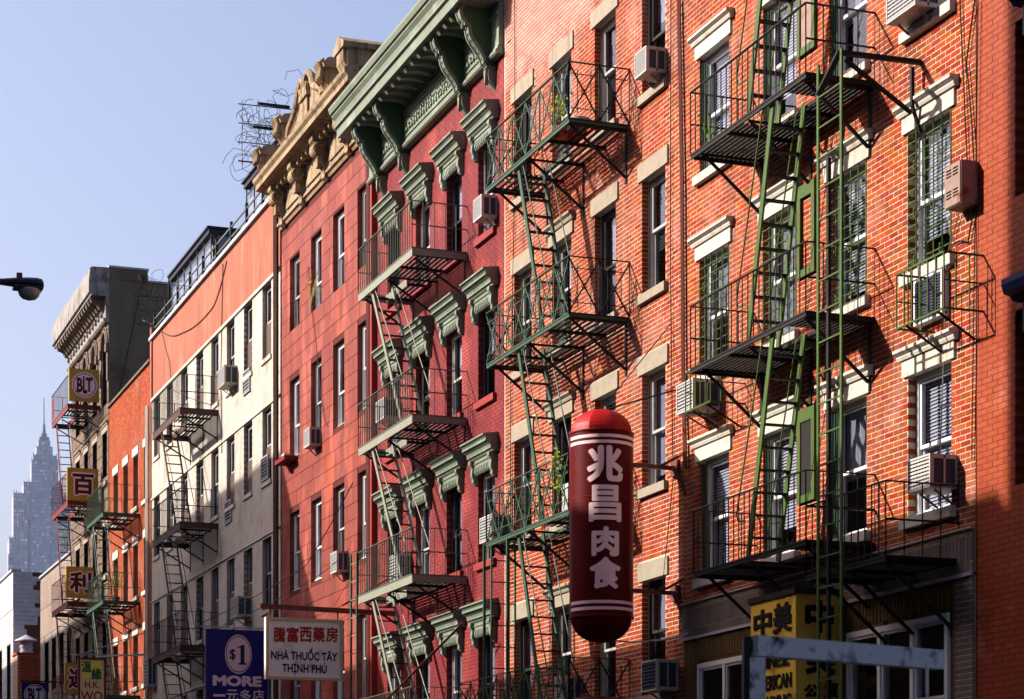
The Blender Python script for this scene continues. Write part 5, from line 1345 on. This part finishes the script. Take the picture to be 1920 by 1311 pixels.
for chh, px_, py_ in (("溫", 162, 1250), ("緣", 181, 1264)):
    c = at(px_, py_); text(t, "character", chh, "sign_green_ink", (c[0]+.013, c[1], c[2]), (0, 1, 0), (0, 0, 1), w=18*sc, h=20*sc, off=.03, ext=.003)
text(t, "lettering", "H.K.", "sign_red_ink", at(173, 1284), (0, 1, 0), (0, 0, 1), w=26*sc, h=12*sc, off=.02, ext=.003)
text(t, "lettering", "WO", "sign_red_ink", at(172, 1305), (0, 1, 0), (0, 0, 1), w=38*sc, h=17*sc, off=.02, ext=.003)
m = MB(); m.bar((-70.1, a_-.1, d_+.12), (-69.4, -.02, d_+.9), .03); m.bar((-70.1, a_-.3, d_+.15), (-70.1, .0, d_+.2), .04); m.build("stay", "coping_metal", t)
t, at, sc, bb = hang_sign("bakery_sign", "dark blue sign with pale BLT roundel at the bottom left", -84.5, 40, 90, 1280, 1345, "sign_black_ink", "sign_blue", .15)
m = MB(); disc(m, at(65.5, 1303), 19*sc, (0, 1, 0), (0, 0, 1), ri=17.4*sc); m.build("ring", "sign_pink", t, fix=False)
m = MB(); disc(m, at(65.5, 1303), 15.8*sc, (0, 1, 0), (0, 0, 1)); m.build("roundel", "sign_pink", t, fix=False)
for s_, dx, w_ in (("B", -8, 9), ("L", 0, 7), ("T", 7, 10)):
    c = at(65.5+dx, 1303); text(t, "letter", s_, "sign_navy_ink", (c[0]+.006, c[1], c[2]), (0, 1, 0), (0, 0, 1), w=w_*sc, h=24*sc, off=.04, ext=.003)
m = MB(); m.bar((-84.6, bb[0], bb[3]+.05), (-84.6, .0, bb[3]+.05), .05); m.build("rod", "iron_black", t)

# ================================================================== street lamp
P0 = CAM + fv*29 + rv*(29*(40-960)/FPX); lz = 1.6+(HOR-537)*29/FPX
L_ = thing("street_lamp", "dark cobra head street lamp reaching in from the left edge against the sky", "street lamp", (P0.x, -14.4, 0))
yl = P0.y; xx = P0.x
m = MB(); prof = [(.0, -.02), (.10, -.055), (.30, -.07), (.52, -.06), (.56, .02), (.54, .08), (.45, .125), (.25, .14), (.05, .12), (-.25, .10), (-.26, .02)]
r = .13; n = 12; ys = [(yl-.55, .05, .045), (yl-.25, .06, .06), (yl-.08, .11, .085), (yl+.08, .15, .10), (yl+.2, .155, .105), (yl+.26, .12, .095), (yl+.285, .06, .06)]
b = len(m.v)
for y, rx, rz in ys:
    for j in range(n): a = 2*math.pi*j/n; m.v.append((xx+rx*math.cos(a), y, lz+max(-.015, rz*math.sin(a)) + .02))
for i in range(len(ys)-1):
    for j in range(n): m.f.append((b+i*n+j, b+i*n+(j+1) % n, b+(i+1)*n+(j+1) % n, b+(i+1)*n+j)); m.mi.append(0)
m.f += [tuple(b+j for j in range(n)), tuple(b+(len(ys)-1)*n+j for j in range(n))]; m.mi += [0, 0]
m.box(xx-.13, xx+.13, yl-.1, yl+.27, lz-.035, lz+.0); hd = m.build("lamp_head", "lamp_dark", L_)
m = MB(); m.lathe((xx, yl+.10, lz-.175), [(.02, 0), (.09, .02), (.13, .06), (.148, .12), (.15, .139)], 20); m.build("lens", "lamp_lens", hd, smooth=True)
m = MB(); m.box(xx-.035, xx+.035, yl-.06, yl+.01, lz+.11, lz+.17); m.build("photocell", "lamp_rust", hd)
m = MB(); m.tube([(xx, yl-.5, lz+.02), (xx, yl-1.8, lz-.02), (xx, yl-3.3, lz-.25), (xx, -14.35, lz-.7)], [.045, .05, .055, .06], 10); m.build("arm", "lamp_dark", L_)
m = MB(); m.lathe((xx, -14.4, 0), [(.2, 0), (.2, .5), (.13, .55), (.10, lz-1.2), (.07, lz-.5)], 14); m.build("pole", "lamp_dark", L_)

# ================================================================== foreground grimy white bar frame
Dw = 10.0
def FW_(px, py, d=Dw): return CAM + fv*d + rv*(d*(px-960)/FPX) + Vector((0, 0, (HOR-py)*d/FPX))
wf = thing("metal_frame", "blurred grimy white metal frame corner close to the camera at lower right", "frame", tuple(FW_(1410, HOR)[:2])+(0,))
a, b = FW_(1412, 1211), FW_(1760, 1238, 10.68)
d_ = (b-a).normalized()
m = MB(); m.bar(a, b, .07, .092); m.build("crossbar", "bar_white", wf)
m = MB(); lx = FW_(1419, 1233); m.bar((lx.x, lx.y, 0), (lx.x, lx.y, lx.z-.002), .07, .07, up=(rv.x, rv.y, 0)); m.build("post", "bar_white", wf)
m = MB(); q = FW_(1400, 1211, 10.02); m.bar((q.x, q.y, 0), (q.x, q.y, FW_(0, 1195).z), .035, .09, up=(fv.x, fv.y, 0)); m.build("side_bar", "bar_dark", wf)
m = MB(); q = FW_(1738, 1300, 10.1); m.bar((q.x, q.y, 0), (q.x, q.y, FW_(0, 1240, 10.1).z), .012); m.build("rod", "bar_white", wf)
m = MB(); q = FW_(1410, 1270, 11.2); m.bar(a, (q.x, q.y, a.z), .05); m.bar((q.x, q.y, 0), (q.x, q.y, a.z), .05); m.build("rear_leg", "bar_dark", wf)

# ================================================================== razor wire, poles, cables, plants
def coils(name, label, x, y0, y1, z0, z1, seed, n=8):
    rnd = random.Random(seed); t = thing(name, label, "razor wire", (x, y1, z0))
    for k in range(n):
        m = MB(); c = Vector((x+rnd.uniform(-.3, .3), rnd.uniform(y0, y1), rnd.uniform(z0, z1))); rr = rnd.uniform(.12, .26); ph = rnd.uniform(0, 6)
        dy, dz = rnd.uniform(-.03, .03), rnd.uniform(-.035, .035); pts = [c + Vector((.28*math.sin(s*.4+ph), rr*math.cos(s*.7+ph)+dy*s+rnd.gauss(0, .03), rr*math.sin(s*.7+ph)*1.1+dz*s+rnd.gauss(0, .03))) for s in range(22)]; m.tube(pts, .0075, 3)
        m.build("coil", "iron_black", t)
    m = MB()
    for z in np.linspace(z0, z1, 4): m.bar((x, y0, float(z)), (x, y1+.3, float(z)+.02), .02 if z not in (z0,) else .03)
    for y in (y0+.1, (y0+y1)/2, y1): m.bar((x, y, z0-.1), (x, y, z1+.1), .012)
    m.build("support", "iron_black", t)
coils("razor_wire", "tangle of razor wire on black struts beside the stone scroll cornice against the sky", -53.3, -.95, .1, 19.0, 20.4, 3, 13)
m = MB(); 
for (pa, pb, py) in ((484, 543, 221), (474, 512, 265)):
    tt = [((-cs*-53.3*(p-960)/FPX - sn*-53.3)/(cs - (p-960)/FPX*sn))-13.4 for p in (pa, pb)]
    m.bar((-53.3, tt[0], Z(500, py)), (-53.3, tt[1], Z(500, py)), .06)
tag(m.build("wire_strut", "iron_black", org=(-53.3, 0, 19.5)), "pair of short black struts holding the razor wire out from the roof", "strut")
coils("razor_wire", "small tangle of wire at the left end of the glass room roof", -69.1, -.5, .3, 18.7, 20.0, 6, 6)
t = thing("wire_mesh_screen", "blue grey wire screen panel behind the left end of the glass room", "screen", (-69.0, .8, 18.2))
m = MB(); m.bar((-69, .5, 18.2), (-69, .5, 20.2), .05); m.bar((-69, .5, 20.2), (-69, 2.4, 20.2), .05); m.build("post", "frame_black", t); m = MB(); m.box(-69.01, -69.0, .52, 2.4, 18.6, 20.17); m.build("sheet", "glass_roof", t)

def on(px, py, y=-.03): return (X(px, y), y, Z(px, py, y))
wire("thick black cable running down the seam between the two brick houses", [on(1273, 0, -.05), on(1279, 350, -.05), on(1281, 700, -.05), on(1285, 880, -.05)], .032, "lamp_rust", cat="pipe", name="pipe")
wire("loose cables hanging down beside the junction box of the right house", [on(1800, 0), on(1808, 180), on(1815, 330), on(1796, 365)], .009, sag=.03)
wire("long wavy cable down the right edge of the right brick house", [on(1828, 0), on(1812, 120), on(1822, 230), on(1830, 380), on(1815, 455), on(1786, 460)], .010, sag=-.03)
wire("vertical thin cable near the right edge of the right brick house", [on(1834, 0), on(1830, 300), on(1826, 560), on(1822, 860)], .007)
wire("twin pale cable on the right house hanging below the rusty box", [on(1798, 400), on(1778, 470), on(1772, 560), on(1768, 700), on(1760, 940)], .008, "stone_lintel", .02)
wire("cable dropping from the roof down the left edge of the middle brick house", [on(965, 0), on(966, 300), on(958, 700), on(957, 1000)], .008)
wire("thin vertical cable between the right window column and pipe of the middle house", [on(1258, 0), on(1257, 500), on(1262, 900), on(1232, 1200), on(1238, 1300)], .008, sag=.02)
wire("black cable down the side of the salmon stone house", [on(578, 500), on(592, 640), on(604, 760), on(615, 800)], .009, sag=.1)
wire("cable sagging over the orange stucco of the white house", [on(302, 620), on(340, 625), on(400, 575), on(425, 490)], .014, sag=.12)
wire("thin cable hanging over the upper left of the white house", [on(303, 620), on(318, 680), on(322, 730), on(400, 760)], .010, sag=.05)
wire("vertical cable down the middle of the white house", [on(418, 495), on(414, 700), on(416, 850)], .012)
wire("thin wire slung from the white building corner to the brown house side wall", [(-76.85, 1.2, 22.3), (-76.85, .3, 18.0)], .02)
wire("long wire from the blue banner up to the crimson house balcony", [(-52.6, -2.0, 7.55), (-47.5, -.8, 8.3), (-43.0, -1.0, 9.4)], .012, sag=.06)
wire("second wire from the pharmacy sign bracket to the crimson house balcony", [(-52.6, -1.5, 7.5), (-46.5, -.9, 7.9), (-43.3, -1.0, 8.1)], .010, sag=.05)
wire("guy wire between the restaurant sign and the white house wall", [(-76, -1.8, 6.3), (-70.1, -1.6, 8.3), (-69.3, -.05, 8.4)], .022, "coping_metal")
wire("slanting rod rising toward the lower end of the teal drop ladder", [(-40.5, -1.3, 4.6), (-37.3, -.6, 6.0)], .03, "lamp_rust", cat="rod", name="steel_rod")
wire("rainwater pipe on the corner between the white and salmon houses", [(-52.83, -.12, 18.1), (-52.83, -.12, 3.6)], .07, "wall_dark_brown", cat="pipe", name="pipe", n=2)
wire("white rainwater pipe at the left corner of the white house", [(-69.35, -.12, 16.2), (-69.35, -.12, 3.6)], .07, "paint_cream", cat="pipe", name="pipe", n=2)
wire("rusty pipe down the left edge of the crimson house", [(-44.95, -.10, 17.0), (-44.95, -.10, 3.6)], .05, "lamp_rust", cat="pipe", name="pipe", n=2)

plant("potted_plant", "potted plant with red flowers and yellow green leaves on the top teal balcony", (-31.9, -.85, 13.12), .42, .20, 70, ("leaf_yellow", "flower_red"), 5, "pot_clay", seed=2)
t = thing("plate_stack", "stack of white plates on the top teal balcony beside the flowers", "plates", (-31.55, -.7, 13.0)); m = MB()
for i in range(6): m.lathe((-31.55, -.7, 13.0+i*.02), [(.10, 0), (.19, .012), (.19, .016)], 16)
m.build("plate", "plastic_white", t)
tag(MB().build("x", "plastic_red") if False else (lambda mb: (mb.box(-32.3, -31.7, -.9, -.5, 12.995, 13.03), mb.build("tray", "plastic_red", org=(-32, -.7, 13)))[1])(MB()), "red plastic tray lying on the slats of the top teal balcony", "tray")
plant("climbing_plant", "yellow green leaves climbing the railing just left of the capsule sign", (X(1052, -.95), -.98, 7.1), .95, .12, 46, ("leaf_yellow",), 3, seed=5)
plant("potted_plant", "small green potted tree on the second balcony of the orange brick house", (-71.6, -.7, 10.4), 1.0, .24, 90, ("leaf_green", "leaf_yellow"), 5, "iron_green_dark", seed=8)
plant("roof_plant", "green shrub on the roof of the panelled building by the maroon stair", (-86.2, -.0, 13.8), 1.0, .35, 90, ("leaf_yellow", "leaf_green"), 5, seed=11)
plant("window_grass", "spindly straw coloured plant growing from a window of the salmon stone house", (-49.7, -.1, 14.6), 1.0, .35, 14, ("leaf_yellow",), 7, seed=14, stem="stem_straw")
plant("balcony_grass", "tuft of green grass at the left end of the upper green balcony", (-26.7, -.75, 11.14), .5, .18, 22, ("leaf_green",), 7, seed=15, stem="leaf_yellow")
t = thing("storage_box", "grey lidded box standing on the teal balcony left of the capsule sign", "box", (-31.75, -.6, 7.07)); m = MB(); m.box(-32.0, -31.6, -.8, -.4, 7.07, 7.5); m.build("body", "ac_grille", t); m = MB(); m.box(-32.02, -31.58, -.82, -.38, 7.501, 7.56); m.build("lid", "plastic_white", t)
t = thing("flower_box", "small red window ledge box at the left of the salmon stone house", "window box", (-52.1, -.3, 11.3)); m = MB(); m.box(-52.15, -51.2, -.32, -.005, 11.36, 11.46); m.bar((-51.6, -.2, 11.36), (-51.6, -.02, 11.1), .06); m.build("ledge", "sign_red_trim", t); m = MB(); m.box(-51.8, -51.5, -.25, -.1, 11.461, 11.56); m.build("pot", "paint_cream", t)
for i, (z_, lab) in enumerate(((18.0, "top"),)):
    t = thing("laundry", "dark red cloth hung over the railing of the %s maroon balcony" % lab, "cloth", (-82.1, -1.2, z_)); m = MB()
    for k in range(4): m.quad((-82.2+k*.14, -1.19-.02*(k % 2), z_+.1), (-82.06+k*.14, -1.19-.02*((k+1) % 2), z_+.1), (-82.06+k*.14, -1.19-.02*((k+1) % 2), z_+.85), (-82.2+k*.14, -1.19-.02*(k % 2), z_+.85))
    m.build("sheet", "iron_maroon", t, fix=False)

# ================================================================== air between camera and the far tower
if True:
    hz = bpy.data.materials.new("haze"); hz.use_nodes = True; t = hz.node_tree; t.nodes.remove(t.nodes["Principled BSDF"])
    pv = t.nodes.new("ShaderNodeVolumePrincipled"); pv.inputs["Density"].default_value = 0.00008; pv.inputs["Color"].default_value = (0.6, 0.75, 1.0, 1); pv.inputs["Anisotropy"].default_value = 0.2
    t.links.new(pv.outputs[0], t.nodes["Material Output"].inputs["Volume"]); MATS["haze"] = hz
    m = MB(); m.box(-1820, 320, -320, 920, -1.7, 345); o = m.build("haze", "haze", org=(0, 0, 0)); o["kind"] = "stuff"
